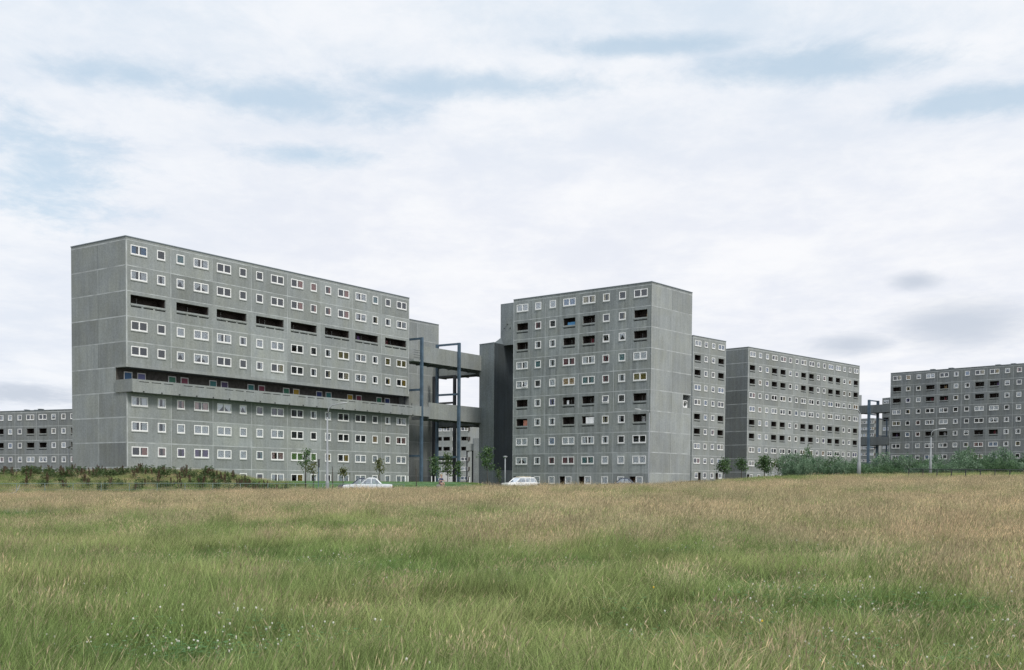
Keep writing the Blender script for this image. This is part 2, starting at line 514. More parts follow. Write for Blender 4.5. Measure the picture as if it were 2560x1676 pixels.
def wall_cell(b, fc, u0, u1, z0, z1, holes, mat, tone, out=0.0):
    """a wall panel with real openings; hole = (u0,u1,z0,z1,depth,lining material,lining start)"""
    us = sorted({u0, u1, *[h for q in holes for h in q[:2]]}); zs = sorted({z0, z1, *[h for q in holes for h in q[2:4]]})
    for i in range(len(us) - 1):
        for j in range(len(zs) - 1):
            um, zm = (us[i] + us[i + 1]) / 2, (zs[j] + zs[j + 1]) / 2
            if any(q[0] < um < q[1] and q[2] < zm < q[3] for q in holes): continue
            b.face([fc.p(us[i], zs[j], out), fc.p(us[i + 1], zs[j], out), fc.p(us[i + 1], zs[j + 1], out), fc.p(us[i], zs[j + 1], out)], mat, tone)
    for a, c, e, g, dep, lin, st in holes:
        def ring(o0, o1, m_, tn):
            q0 = [fc.p(a, e, o0), fc.p(c, e, o0), fc.p(c, g, o0), fc.p(a, g, o0)]; q1 = [fc.p(a, e, o1), fc.p(c, e, o1), fc.p(c, g, o1), fc.p(a, g, o1)]
            for i in range(4):
                j = (i + 1) % 4; b.face([q0[j], q0[i], q1[i], q1[j]], m_, tn)
            return q1
        q = ring(out, out - st, mat, tone)
        q = ring(out - st, out - dep, lin, 1.0)
        b.face(q, lin, 1.0)


def strip(b, fc, u0, u1, z0, z1, out, mat, tone=1.0):
    b.box(fc.p(u0, z0, 0.0), fc.d * (u1 - u0), fc.n * out, (0, 0, z1 - z0), mat, tone)


RG = random.Random(21)


def block(name, label, base, th, sgn, length, gable, bz, npan, nst, rows, grid=None, mat='conc', gmat=None, gsplit=True, balc=(), balc_full=(),
          ground_doors=False, deck=None, vents=(), notch=None, flip=False, panel_tone=0.06, first='DS', lamps=False, zlow=0.0):
    """a slab block of panelled concrete. base = visible corner, th = bearing of the long front away from it"""
    root = empty(name, (base[0], base[1], bz)); tag(root, label, 'building')
    inv = Vector((-base[0], -base[1], -bz))
    d = Vector((math.sin(th), math.cos(th), 0)); c0 = Vector((base[0], base[1], 0))
    if sgn > 0:                                   # front runs to the right of the corner
        fr = Face(c0, d, bz); g = Vector((-d.y, d.x, 0)); ga = Face(c0 + g * gable, -g, bz); back = c0 + g * gable
    else:                                         # front runs to the left of the corner
        fr = Face(c0 + d * length, -d, bz); g = Vector((d.y, -d.x, 0)); ga = Face(c0, g, bz)
    P = length / npan; top = nst * H + PAR
    b = MB(); cm = M[mat]; gm = M[gmat or mat]
    for r in range(nst):
        zt, zb = (nst - r) * H, (nst - r - 1) * H
        if r == nst - 1: zb -= 1.2
        for k in range(npan):
            u0 = k * P; ds = (k % 2 == 0) == (first == 'DS')
            tone = 1 + RG.gauss(0, panel_tone)
            if deck and r == deck['row']: continue
            mirror = lambda a, e: (u0 + a * P, u0 + e * P) if ds else (u0 + (1 - e) * P, u0 + (1 - a) * P)
            if deck and r == deck['row'] + 1: tone *= 0.86  # row under the deck darker: staining plus the deck's shade put into the tone
            holes = []; wz1 = zt - 0.165 * H; wz0 = wz1 - WH
            Dc = (mirror(.105, .105)[0] + mirror(.465, .465)[0]) / 2; Sc = (mirror(.685, .685)[0] + mirror(.87, .87)[0]) / 2
            order = (0, 1) if ds else (1, 0)
            gcode = lambda side: grid[r][2 * k + (order.index(side))] if grid and r in grid and len(grid[r]) > 2 * k + 1 else RG.choice(RANDC)
            inset = .012
            jobs = []
            if r in balc_full:
                a, e = mirror(.10, .875)
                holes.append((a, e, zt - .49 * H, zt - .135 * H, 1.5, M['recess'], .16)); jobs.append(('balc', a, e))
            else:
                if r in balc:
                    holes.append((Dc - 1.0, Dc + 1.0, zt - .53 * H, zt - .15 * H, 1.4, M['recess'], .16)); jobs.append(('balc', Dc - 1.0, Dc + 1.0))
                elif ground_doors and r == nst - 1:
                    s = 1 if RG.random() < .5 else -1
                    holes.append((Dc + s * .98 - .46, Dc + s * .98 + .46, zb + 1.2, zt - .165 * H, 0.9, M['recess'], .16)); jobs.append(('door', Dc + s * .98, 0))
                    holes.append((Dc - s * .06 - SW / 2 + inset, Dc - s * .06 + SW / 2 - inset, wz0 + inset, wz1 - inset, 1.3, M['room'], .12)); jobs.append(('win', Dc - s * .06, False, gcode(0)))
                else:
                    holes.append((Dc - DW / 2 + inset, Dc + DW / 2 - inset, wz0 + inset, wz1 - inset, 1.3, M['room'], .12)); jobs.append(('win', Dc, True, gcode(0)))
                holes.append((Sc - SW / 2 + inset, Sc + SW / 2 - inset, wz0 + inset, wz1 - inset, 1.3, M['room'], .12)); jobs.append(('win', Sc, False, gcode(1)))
            # slots under the balcony rails
            for jb in jobs:
                if jb[0] == 'balc':
                    a, e = jb[1], jb[2]; zs = zt - (.60 if r in balc_full else .645) * H; ns = 3 if r in balc_full else 1
                    for q in range(ns):
                        wq = (e - a) / ns
                        holes.append((a + q * wq + (.12 if q else .02), a + (q + 1) * wq - (.12 if q < ns - 1 else .02), zs - .06, zs + .06, .12, M['slot'], .02))
            wall_cell(b, fr, u0, u0 + P, zb, zt, holes, cm, tone)
            for jb in jobs:
                if jb[0] == 'win':
                    window(root, fr.p(jb[1], (wz0 + wz1) / 2) + inv, fr.rz, jb[2], jb[3])
                elif jb[0] == 'balc':
                    a, e = jb[1], jb[2]; zr = zt - (.49 if r in balc_full else .53) * H
                    q = MB(); o_ = fr.p((a + e) / 2, zr) + inv
                    L_ = (e - a)
                    q.box((-L_ / 2 - .03, -.05, -.16), (L_ + .06, 0, 0), (0, .20, 0), (0, 0, .19), M['conc_pale'])
                    # glazed screen at the back of the recess
                    for xx in ([-.5, .0, .35] if r not in balc_full else [-1.6, -.55, .3]):
                        if RG.random() < .65: q.box((xx, 1.30, 0), (.05, 0, 0), (0, .05, 0), (0, 0, .86), M['sill'])
                    if RG.random() < .28:
                        x0 = RG.uniform(-.8, .1); q.face([(x0, 1.36, .05), (x0 + .55, 1.36, .05), (x0 + .55, 1.36, .8), (x0, 1.36, .8)], M['cur_' + RG.choice(['white', 'maroon', 'purple', 'tan', 'maroon'])])
                    link_mesh('balcony', q.mesh('balcony'), root, o_, fr.rz)
                elif jb[0] == 'door':
                    q = MB(); q.box((-.44, 0, 0), (.88, 0, 0), (0, .05, 0), (0, 0, 2.0), M['door_' + RG.choice(['brown', 'brown', 'wgrey', 'maroon', 'blue'])])
                    q.box((-.30, -.01, 1.2), (.6, 0, 0), (0, .01, 0), (0, 0, .6), M['carglass'])
                    link_mesh('door', q.mesh('door'), root, fr.p(jb[1], zb + 1.2, -.8) + inv, fr.rz)
        # gable
        segs = [(0, gable / 2), (gable / 2, gable)] if gsplit else [(0, gable)]
        for (u0, u1) in segs:
            tone = 1 + RG.gauss(0, panel_tone)
            if deck and r == deck['row'] and deck.get('open_gable') and u1 >= gable - .01: u1 = gable - deck['depth']
            hl = []
            if notch is not None and r == notch and u1 >= gable - .01:
                hl = [(gable - 2.15, gable - .12, zb + .85, zt - .12, 1.2, M['conc'], .3)]
            wall_cell(b, ga, u0, u1, zb, zt, hl, gm, tone)
            if hl:
                strip(b, ga, gable - 2.30, gable - 2.16, zb + .06, zt - .06, .02, M['joint'])
                window(root, ga.p(gable - .95, zb + 1.36, -.35) + inv, ga.rz, False, 'Ow')
        # joints
        zj = zt
        if not (deck and r in (deck['row'], deck['row'] + 1)):
            strip(b, fr, .05, length - .05, zj - .055, zj + .045, .006, M['joint'], RG.uniform(.8, 1.1))
        strip(b, ga, .05, gable - .05, zj - .065, zj + .055, .006, M['joint'])
        if not (deck and r == deck['row']):
            for k in range(1, npan):
                if RG.random() < .8: strip(b, fr, k * P - .035, k * P + .035, zb, zt, .004, M['joint'])
            if gsplit: strip(b, ga, gable / 2 - .03, gable / 2 + .03, zb, zt, .003, M['joint' if RG.random() < .45 else 'conc_dark'])
            # corner returns
            if sgn > 0: strip(b, fr, .0, .16, zb, zt, .005, M['joint'])
            else: strip(b, fr, length - .10, length, zb, zt, .005, M['conc_dark']); strip(b, fr, 0, .12, zb, zt, .005, M['joint'])
            if sgn > 0: strip(b, fr, length - .14, length, zb, zt, .005, M['joint'])
    # parapet, coping, remaining two walls, roof
    for fc, ln in ((fr, length), (ga, gable)):
        b.face([fc.p(0, nst * H), fc.p(ln, nst * H), fc.p(ln, top), fc.p(0, top)], cm, 1.06)
        strip(b, fc, -.04 if fc is ga else 0, ln, top - .09, top + .02, .05, M['coping'])
    A_, B_, = fr.p(0, -1.2), fr.p(length, -1.2)
    nb = -fr.n * gable; up = Vector((0, 0, top + 1.2))
    Lw = (fr.o + fr.d * 0, fr.o + fr.d * length)
    far_l, far_r = A_ + nb, B_ + nb
    b.face([far_r, far_l, far_l + up, far_r + up], cm, 1.0)
    if sgn > 0: b.face([B_, far_r, far_r + up, B_ + up], cm, 1.0)
    else: b.face([far_l, A_, A_ + up, far_l + up], cm, 1.0)
    if deck:
        dk = deck; dep = dk['depth']; pr = dk['proj']; zt, zb = (nst - dk['row']) * H, (nst - dk['row'] - 1) * H
        if dk.get('front'):
            # open gallery: back wall, soffit, floor
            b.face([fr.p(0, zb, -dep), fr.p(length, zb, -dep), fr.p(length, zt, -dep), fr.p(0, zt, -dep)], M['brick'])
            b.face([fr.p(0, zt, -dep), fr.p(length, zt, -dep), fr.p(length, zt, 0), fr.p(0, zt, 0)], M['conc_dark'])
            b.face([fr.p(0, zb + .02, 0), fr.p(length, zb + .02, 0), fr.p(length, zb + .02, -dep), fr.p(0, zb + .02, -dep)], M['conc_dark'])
            strip(b, fr, -.12, length, zt - .04, zt + .30, .14, M['conc_pale'], .95)
            strip(b, ga, gable - dep, gable, zt - .04, zt + .20, .10, M['conc_pale'], .95)
            # end wall of the gallery near the corner
            q = MB()
            Lp = length + 3.2
            for k in range(npan):
                hs = []
                for s in range(3):
                    a = k * P + .75 + s * 1.55; hs.append((a, a + 1.2, zb + 1.02, zb + 1.09, .10, M['slot'], .02))
                wall_cell(q, fr, max(k * P, -.0), (k + 1) * P, zb - .06, zb + 1.30, hs, M['conc_pale'], .93 + RG.gauss(0, .04), pr)
            wall_cell(q, fr, length, Lp, zb - .06, zb + 1.30, [], M['conc_pale'], .9, pr)
            q.face([fr.p(0, zb + 1.30, pr), fr.p(Lp, zb + 1.30, pr), fr.p(Lp, zb + 1.30, pr - .13), fr.p(0, zb + 1.30, pr - .13)], M['conc_pale'])
            q.face([fr.p(Lp, zb - .06, pr - .13), fr.p(0, zb - .06, pr - .13), fr.p(0, zb + 1.30, pr - .13), fr.p(Lp, zb + 1.30, pr - .13)], M['conc_dark'])
            # slab under the walkway
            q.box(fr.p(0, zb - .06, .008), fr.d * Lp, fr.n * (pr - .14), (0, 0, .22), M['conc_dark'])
            # return at the corner, along the gable
            q.box(fr.p(-.13, zb - .02, -dep), fr.d * .125, fr.n * (dep + pr), (0, 0, 1.32), M['conc'], .9)
            for u in frange(1.2, length - .6, 2.25): q.box(fr.p(u, zb - .02, pr + .003), fr.d * .16, fr.n * .05, (0, 0, .12), M['slot'])
            o = q.build('deck_parapet', root, loc=inv)
            for k, pair in enumerate(dk['doors']):
                for s, cn in enumerate(pair):
                    u = k * P + (.26, .555)[s] * P
                    q = MB()
                    q.box((-.44, -.03, 0), (.88, 0, 0), (0, .05, 0), (0, 0, 2.16), M['door_' + cn])
                    for x in (-.52, .44): q.box((x, -.05, 0), (.08, 0, 0), (0, .08, 0), (0, 0, 2.26), M['white'])
                    q.box((-.44, -.05, 2.16), (.88, 0, 0), (0, .08, 0), (0, 0, .10), M['white'])
                    link_mesh('front_door', q.mesh('front_door'), root, fr.p(u, zb + .04, -dep) + inv, fr.rz)
            # gallery post at the far end
            b.box(fr.p(length - .5, zb, -.5), fr.d * .18, fr.n * .18, (0, 0, H), M['black'])
    w_ = b.build('wall', root, loc=inv)
    rf = MB(); z = top - .25
    rf.face([fr.p(0, z), fr.p(length, z), fr.p(length, z) + nb, fr.p(0, z) + nb], M['roof'])
    rf.build('roof', root, loc=inv)
    for (u, wv, hv) in vents:
        q = MB(); q.box((-wv / 2, 0, 0), (wv, 0, 0), (0, .8, 0), (0, 0, hv), M['conc_dark']); q.box((-wv / 2 - .08, -.08, hv + .002), (wv + .16, 0, 0), (0, .96, 0), (0, 0, .08), M['coping'])
        link_mesh('roof_vent', q.mesh('roof_vent'), root, fr.p(u, top - .25, -1.6) + inv, fr.rz)
    return root, fr, ga


gridA = {0: 'b.ew....rRrrwe..', 1: 'wwtt....rrrrwcww', 3: '..nnwwnn..wYwwYY', 4: '..tt..wc.wccwwyy',
         6: 'wwkktt...ww...ww', 7: 'wwnnnnnn..w..okk', 8: 'rkppnnjkggyynnnn', 9: 'nnnnnn.wyw.nnnnn'}
rootA, frA, gaA = block('tower_block', 'long grey tower block with an access deck of coloured doors, left of the footbridges',
                        A_O, A_TH, 1, A_L, A_G, A_BZ, 8, 10, 0, gridA, balc_full=(2,), panel_tone=.095,
                        deck=dict(row=5, depth=1.8, proj=1.15, front=True, open_gable=True,
                                  doors=[('blue', 'lilac'), ('green', 'maroon'), ('teal', 'plum'), ('teal', 'maroon'), ('green', 'yellow'), ('navy', 'teal'), ('yellow', 'maroon'), ('green', 'navy')]))
# open sashes of the photo are set inside the grids of the second block
gridB = {0: 'nnnBxx..', 1: '.m....c.', 2: '.lw...tt', 3: 'wewmwmenn'[:8], 4: 'wlnoOjmwy', 5: '.ww..p..', 6: '.ww..xl.', 7: 'nwBnww..', 8: 'twmmjnnn', 9: 'nnnnnnnn'}
gridB[2] = '.lw..\x01t.'; gridB[4] = 'w.nojmwY'; gridB[5] = '.wi..\x01..'
for r in gridB: gridB[r] = [('O' if ch == '\x01' else ch) for ch in gridB[r]]
gridB[4][0] = 'Ow'
rootB, frB, gaB = block('tower_block', 'middle grey tower block with a pale blank gable, right of the stair tower',
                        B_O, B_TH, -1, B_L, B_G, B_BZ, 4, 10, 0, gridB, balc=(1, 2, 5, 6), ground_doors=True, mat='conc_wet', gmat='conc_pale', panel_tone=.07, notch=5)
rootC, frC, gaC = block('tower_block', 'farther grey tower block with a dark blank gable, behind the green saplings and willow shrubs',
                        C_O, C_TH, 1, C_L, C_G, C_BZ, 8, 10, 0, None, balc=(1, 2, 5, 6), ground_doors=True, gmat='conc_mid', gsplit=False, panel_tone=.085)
rootD, frD, gaD = block('tower_block', 'narrow wing of grey tower block squeezed between the pale gable and the dark gable',
                        D_O, D_TH, 1, D_L, D_G, D_BZ, 2, 10, 0, None, balc=(1, 2, 5, 6), ground_doors=True, panel_tone=.05)
E_D = Vector((math.sin(E_TH), math.cos(E_TH), 0))
E_far = (E_O[0] + E_D.x * E_L, E_O[1] + E_D.y * E_L)
rootE, frE, gaE = block('tower_block', 'far right grey tower block with small roof vents, behind the willow shrubs',
                        E_far, math.atan2(-E_D.x, -E_D.y), -1, E_L, E_G, E_BZ, 6, 10, 0, None, balc=(1, 2, 5), mat='conc_far', panel_tone=.06,
                        vents=[(9.3, .9, .55), (13.6, .9, .55), (24.2, .9, .5), (27.5, .8, .5), (33, .9, .5)])
# low far block at the left edge of the photo
J_a, J_b = at(-14, 1210, 209.5), at(215, 1210, 199.5)
J_d = (J_b - J_a); J_L = 22.7; J_d.z = 0; J_d.normalize()
J_end = J_a + J_d * J_L
rootJ, frJ, gaJ = block('apartment_block', 'low far grey block with white windows at the left edge, behind the weed bank',
                        (J_end.x, J_end.y), math.atan2(-J_d.x, -J_d.y), -1, J_L, 9.0, -0.2, 4, 5, 0, None, balc=(1, 2), mat='conc_far', panel_tone=.05,
                        vents=[(6.6, .5, .5), (9.3, .5, .4), (10.3, .6, .55)])

# ------------------------------------------------------------------ stair tower, wing wall, footbridges
dA = Vector((math.sin(A_TH), math.cos(A_TH), 0)); nA = Vector((math.cos(A_TH), -math.sin(A_TH), 0))
dBr = Vector((-math.sin(B_TH), -math.cos(B_TH), 0))        # to the right along the middle block's front


def prism(b, foot, z0, z1, mat, tone=1.0):
    n = len(foot)
    for i in range(n):
        a, c = foot[i], foot[(i + 1) % n]
        b.face([(a[0], a[1], z0), (c[0], c[1], z0), (c[0], c[1], z1), (a[0], a[1], z1)], mat, tone)
    b.face([(a[0], a[1], z1) for a in foot], mat, tone)


# end of the block behind the long one
pF = at(1097, 812, 174.5); pF0 = Vector((pF.x, pF.y, 0))
rootF = empty('tower_block', (pF.x, pF.y, 0)); tag(rootF, 'plain grey end wall of a tower block, behind the blue frames and footbridges', 'building')
bF = MB(); wd = 10.5; nF = Vector((-dA.y, dA.x, 0))
topF = pF.z
fF = Face((pF0 - dA * wd), dA, 0)
zs = [-2.0] + [topF - PAR - H * k for k in range(9, -1, -1)]
for j in range(len(zs) - 1):
    for u0, u1 in ((0, wd / 2), (wd / 2, wd)):
        wall_cell(bF, fF, u0, u1, zs[j], zs[j + 1], [], M['conc'], .93 + RG.gauss(0, .05))
    strip(bF, fF, 0, wd - .02, zs[j + 1] - .04, zs[j + 1] + .035, .006, M['joint'])
    strip(bF, fF, wd / 2 - .03, wd / 2 + .03, zs[j], zs[j + 1] - .05, .004, M['joint'])
wall_cell(bF, fF, 0, wd, zs[-1], topF, [], M['conc'], 1.0)
strip(bF, fF, 0, wd, topF - .09, topF + .02, .05, M['coping'])
a, c = fF.p(0, -2), fF.p(wd, -2); back = nF * 26; up = Vector((0, 0, topF + 2))
bF.face([c, c + back, c + back + up, c + up], M['conc']); bF.face([a + back, a, a + up, a + back + up], M['conc']); bF.face([a + up, c + up, c + back + up, a + back + up], M['roof'])
bF.face([c + back, a + back, a + back + up, c + back + up], M['conc'])
o = bF.build('wall', rootF, loc=-Vector((pF.x, pF.y, 0)))

# stair tower
TL = at(1198.8, 862, 164.0); TC = at(1235.6, 858, 161.5)
ztop = (TL.z + TC.z) / 2
rootT = empty('stair_tower', (TC.x, TC.y, 0)); tag(rootT, 'slim dark grey stair tower with a blackened recessed side, where both footbridges end', 'tower')
invT = -Vector((TC.x, TC.y, 0))
l0, c0 = Vector((TL.x, TL.y, 0)), Vector((TC.x, TC.y, 0))
b = MB(); back = dA * 9
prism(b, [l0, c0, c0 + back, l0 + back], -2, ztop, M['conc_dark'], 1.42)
bx = (c0 - l0).normalized(); out = Vector((bx.y, -bx.x, 0))
b.box(l0 + Vector((0, 0, ztop)) + out * .04, bx * (c0 - l0).length, -out * .3, (0, 0, .10), M['coping'])
b.build('shaft', rootT, loc=invT)
# blackened side panel, plinth below it
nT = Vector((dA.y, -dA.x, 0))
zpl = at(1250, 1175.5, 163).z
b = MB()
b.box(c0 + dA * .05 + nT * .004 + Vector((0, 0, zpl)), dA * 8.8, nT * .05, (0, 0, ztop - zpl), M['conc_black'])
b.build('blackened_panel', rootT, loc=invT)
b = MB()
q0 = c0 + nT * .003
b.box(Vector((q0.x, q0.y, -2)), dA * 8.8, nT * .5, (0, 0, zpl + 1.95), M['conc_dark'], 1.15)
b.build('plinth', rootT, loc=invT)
# motor room above, with its sloping shoulder
b = MB()
m0 = at(1251.8, 763, 163.8); zm = m0.z; m0 = Vector((m0.x, m0.y, 0))
bB = Vector((dBr.x, dBr.y, 0))
m1 = m0 + bB * 4.2
prism(b, [m0, m1, m1 + back * .6, m0 + back * .6], ztop - .15, zm, M['conc_dark'], 1.42)
b.box(m0 + Vector((0, 0, zm)) - out * 0, bB * 4.2, dA * .3, (0, 0, .12), M['coping'])
for px, py in ((1260.5, 822), (1275.5, 820.5), (1268, 811)):
    h0 = at(px, py, 163.3 - (px - 1252) * .03); b.cbox((h0.x, h0.y, h0.z), (.16, .16, .16), M['slot'])
b.build('motor_room', rootT, loc=invT)
b = MB()
s0 = c0 + Vector((0, 0, ztop)); e0 = Vector((m0.x, m0.y, ztop)) + dA * .4; hi = at(1253, 842, 163.8).z
tri = [s0, e0 + bB * .0, Vector((e0.x, e0.y, hi))]
bk = Vector((dA.x, dA.y, 0)) * 2.2
b.face(tri, M['conc_dark'], 1.1); b.face([p + bk for p in tri[::-1]], M['conc_dark']); b.face([tri[0], tri[2], tri[2] + bk, tri[0] + bk], M['coping'])
b.build('roof_shoulder', rootT, loc=invT)

fEnd = frA.p(A_L, 0, 0); fEnd.z = 0


def bridge(name, label, start, d, length, z0, z1, width, side, mat, slots=False):
    """concrete walkway bridge: two parapets and a deck. side = direction from the near parapet to the far one"""
    root = empty(name, (start.x, start.y, z0)); tag(root, label, 'footbridge')
    inv = -Vector((start.x, start.y, z0)); s0 = Vector((start.x, start.y, 0))
    for off in (0.0, width - .14):
        b = MB(); n = max(2, int(length / 5))
        for k in range(n):
            b.box(s0 + d * (length * k / n) + side * off + Vector((0, 0, z0)), d * (length / n - .015), side * .14, (0, 0, z1 - z0), M[mat], 1 + RG.gauss(0, .05))
        b.build('parapet', root, loc=inv)
    b = MB(); b.box(s0 + side * .145 + Vector((0, 0, z0 + .12)), d * length, side * (width - .29), (0, 0, .25), M['conc_dark'])
    for k in range(int(length / 2.4) + 1):
        b.box(s0 + d * min(length - .2, k * 2.4) + side * .15 + Vector((0, 0, z0 - .12)), d * .2, side * (width - .3), (0, 0, .235), M['conc_dark'])
    b.build('deck', root, loc=inv)
    return root


bs = fEnd + nA * 0.9
lowA = at(1106, 1049.5, 155.7).z; lowT = at(1106, 1009.5, 155.7).z
uA = at(1198, 926, 163).z; uT = at(1198, 888, 163).z
bridge('footbridge', 'lower grey concrete footbridge running from the access deck to the stair tower', bs + dA * 3.2, dA, 20, lowA, lowT, 3.2, -nA, 'conc')
rU = bridge('footbridge', 'upper grey concrete footbridge through the blue frames to the stair tower', bs + dA * 1.6, dA, 21.5, uA, uT, 3.2, -nA, 'conc')
b = MB()
for zz_ in (.2, .55, .9, 1.2): b.tube([Vector((-1.7 * dA.x, -1.7 * dA.y, zz_ + .3)), Vector((0, 0, zz_ + .3))], .025, M['black'], 5)
b.box((-1.7 * dA.x, -1.7 * dA.y, .0), dA * 1.7, -nA * 3.0, (0, 0, .28), M['conc'])
b.build('end_railing', rU)
# the rear pair, seen under and between the front ones
r0 = at(1201, 1209, 167); r0.z = 0
dR = Vector((math.sin(B_TH), math.cos(B_TH), 0)); nR = Vector((-math.sin(B_TH + math.pi / 2), -math.cos(B_TH + math.pi / 2), 0))
sideR = Vector((dA.x, dA.y, 0))
zr = at(1198, 935, 167).z
bridge('footbridge', 'rear upper footbridge leading back left to the plain end wall, seen under the front bridge', r0, dR, 10.6, zr, zr + 2.3, 3.0, sideR, 'conc')
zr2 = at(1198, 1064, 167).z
bridge('footbridge', 'rear lower footbridge in shade, seen below the lower front bridge', r0, dR, 10.6, zr2, zr2 + 2.3, 3.0, sideR, 'conc_dark')  # darker than the upper one: its shade is put into the concrete colour


def steel_frame(label, colpts, ztop_, zbs, mat, r=.17, beams=()):
    """portal frame of square steel columns with cross beams"""
    root = empty('steel_frame', (colpts[0].x, colpts[0].y, 0)); tag(root, label, 'steel frame')
    inv = -Vector((colpts[0].x, colpts[0].y, 0))
    ang = math.atan2(dA.y, dA.x)
    for p in colpts:
        b = MB(); zb = ground(p.x, p.y) - .3
        b.cbox((p.x, p.y, (ztop_ + zb) / 2), (2 * r, 2 * r, ztop_ - zb), M[mat], 1, ang); b.build('column', root, loc=inv)
    for z in beams:
        b = MB(); v = colpts[1] - colpts[0]; v.z = 0; e = v.normalized()
        b.box(colpts[0] + e * (r + .003) + dA * (-r * .7) + Vector((0, 0, z - .14)), v - e * (2 * r + .006), dA * (r * 1.4), (0, 0, .28), M[mat]); b.build('cross_beam', root, loc=inv)
    return root


ca = at(1054.5, 844, 152.2); ca.z, za = 0, ca.z
cb = at(1148, 857.6, 158.9); cb.z, zb_ = 0, cb.z
steel_frame('tall blue steel frame nearest the long block, clasping the footbridges', [ca, ca - nA * 4.1], za, 0, 'blue', .18, (za - .14, at(1054, 901, 152).z, at(1054, 974, 152).z, at(1054, 1140, 152).z))
steel_frame('tall blue steel frame in the middle of the footbridges', [cb, cb - nA * 4.1], zb_, 0, 'blue', .18, (zb_ - .14, at(1148, 917, 158.9).z, at(1148, 985.8, 158.9).z, at(1148, 1143, 158.9).z))
rc = at(1135.5, 1209, 168.5); rc.z = 0
steel_frame('dark steel frame under the rear footbridge', [rc, rc + Vector((dR.x, dR.y, 0)) * 4.4], zr - .05, 0, 'black', .2, (zr - .2, at(1135, 1007, 168.5).z, at(1135, 1148, 168.5).z, at(1135, 1158, 168.5).z))  # black material stands in for the shade on this frame

# ------------------------------------------------------------------ what shows through the middle gap
def far_block(name, label, pl, pr, Yl, Yr, ytop, z0, cols, rows, mat, dbl, rowz, balc=()):
    """a far block: front between two pixels' directions, with each window a part"""
    a, c = at(pl, 1209, Yl), at(pr, 1209, Yr); a.z = c.z = 0
    zt = at((pl + pr) / 2, ytop, (Yl + Yr) / 2).z
    root = empty(name, (a.x, a.y, z0)); tag(root, label, 'building'); inv = -Vector((a.x, a.y, z0))
    fc = Face(a, c - a, 0); ln = (c - a).length; b = MB()
    hs, jobs = [], []
    for z in rowz:
        for k, u in enumerate(cols):
            wide = dbl[k]; w_ = DW if wide else SW; bc = rowz.index(z) in balc and wide
            if bc: hs.append((u * ln - 1, u * ln + 1, z - .5, z + .5, 1.4, M['recess'], .16))
            else:
                hs.append((u * ln - w_ / 2 + .012, u * ln + w_ / 2 - .012, z - .488, z + .488, 1.3, M['room'], .12)); jobs.append((u * ln, z, wide))
    zs_ = [z0 - 1] + [z + .94 for z in rowz[::-1]] + ([zt] if zt > rowz[0] + 1.0 else [])
    for j in range(len(zs_) - 1):
        wall_cell(b, fc, 0, ln, zs_[j], zs_[j + 1], [h for h in hs if zs_[j] < (h[2] + h[3]) / 2 < zs_[j + 1]], M[mat], 1 + RG.gauss(0, .04))
        strip(b, fc, 0, ln, zs_[j + 1] - .05, zs_[j + 1] + .04, .006, M['joint'])
    q0, q1 = fc.p(0, z0 - 1), fc.p(ln, z0 - 1); bk = -fc.n * 9; up = Vector((0, 0, zs_[-1] - z0 + 1))
    b.face([q1, q1 + bk, q1 + bk + up, q1 + up], M[mat]); b.face([q0 + bk, q0, q0 + up, q0 + bk + up], M[mat]); b.face([q0 + up, q1 + up, q1 + bk + up, q0 + bk + up], M['roof'])
    b.face([q1 + bk, q0 + bk, q0 + bk + up, q1 + bk + up], M[mat])
    b.build('wall', root, loc=inv)
    for u, z, wide in jobs: window(root, fc.p(u, z) + inv, fc.rz, wide, RG.choice(RANDC))
    return root


rz1 = [at(1130, y, 285).z for y in (1073, 1097, 1122, 1148, 1172, 1196)]
far_block('apartment_block', 'far pale grey block with dark balconies, seen between the blue frames under the footbridges', 1088, 1166, 288, 284, 1062, -1, (.10, .36, .60, .93), 6, 'conc_pale', (True, True, False, True), rz1, (1, 2))
rz2 = [at(1185, y, 330).z for y in (1064, 1080, 1094, 1108, 1127, 1148, 1167, 1186)]
far_block('apartment_block', 'farthest pale block with a row of white windows, just left of the stair tower', 1163, 1215, 336, 326, 1056, -1, (.20, .36, .50, .64, .86), 8, 'conc_pale', (True, False, False, True, True), rz2, (2,))
g0 = at(1184, 1096, 235); rootG = empty('lift_tower', (g0.x, g0.y, -1)); tag(rootG, 'small plain grey lift tower in the distance, beside the stair tower foot', 'tower')
b = MB(); b.box((0, 0, -1), (3.4, .3, 0), (-.3, 4, 0), (0, 0, g0.z + 2), M['conc_dark'], 1.25); b.build('shaft', rootG)
g1 = at(1165, 1127, 236); rootG2 = empty('footbridge', (g1.x, g1.y, g1.z)); tag(rootG2, 'short distant concrete walkway on dark legs, left of the small lift tower', 'footbridge')
b = MB(); b.box((0, 0, 0), (1.9, -.2, 0), (.4, 5, 0), (0, 0, 1.5), M['conc']); b.build('deck', rootG2)
for x in (.05, 1.25):
    b = MB(); b.box((x, .3, -g1.z - 1.5), (.3, 0, 0), (0, .3, 0), (0, 0, g1.z + 1.49), M['black']); b.build('leg', rootG2)
lw0, lw1 = at(1098, 1186, 215), at(1145, 1186, 212)
rootW = empty('garden_wall', (lw0.x, lw0.y, 0)); tag(rootW, 'low white rendered wall behind the young trees under the footbridges', 'wall')
b = MB(); v = lw1 - lw0; v.z = 0
b.box((0, 0, -1.2), v, (0, .3, 0), (0, 0, at(1120, 1180, 213).z + 1.2), M['white'])
b.box((-.02, -.05, at(1120, 1180, 213).z + .002), v, (0, .4, 0), (0, 0, .10), M['conc_dark']); b.build('wall_panel', rootW)

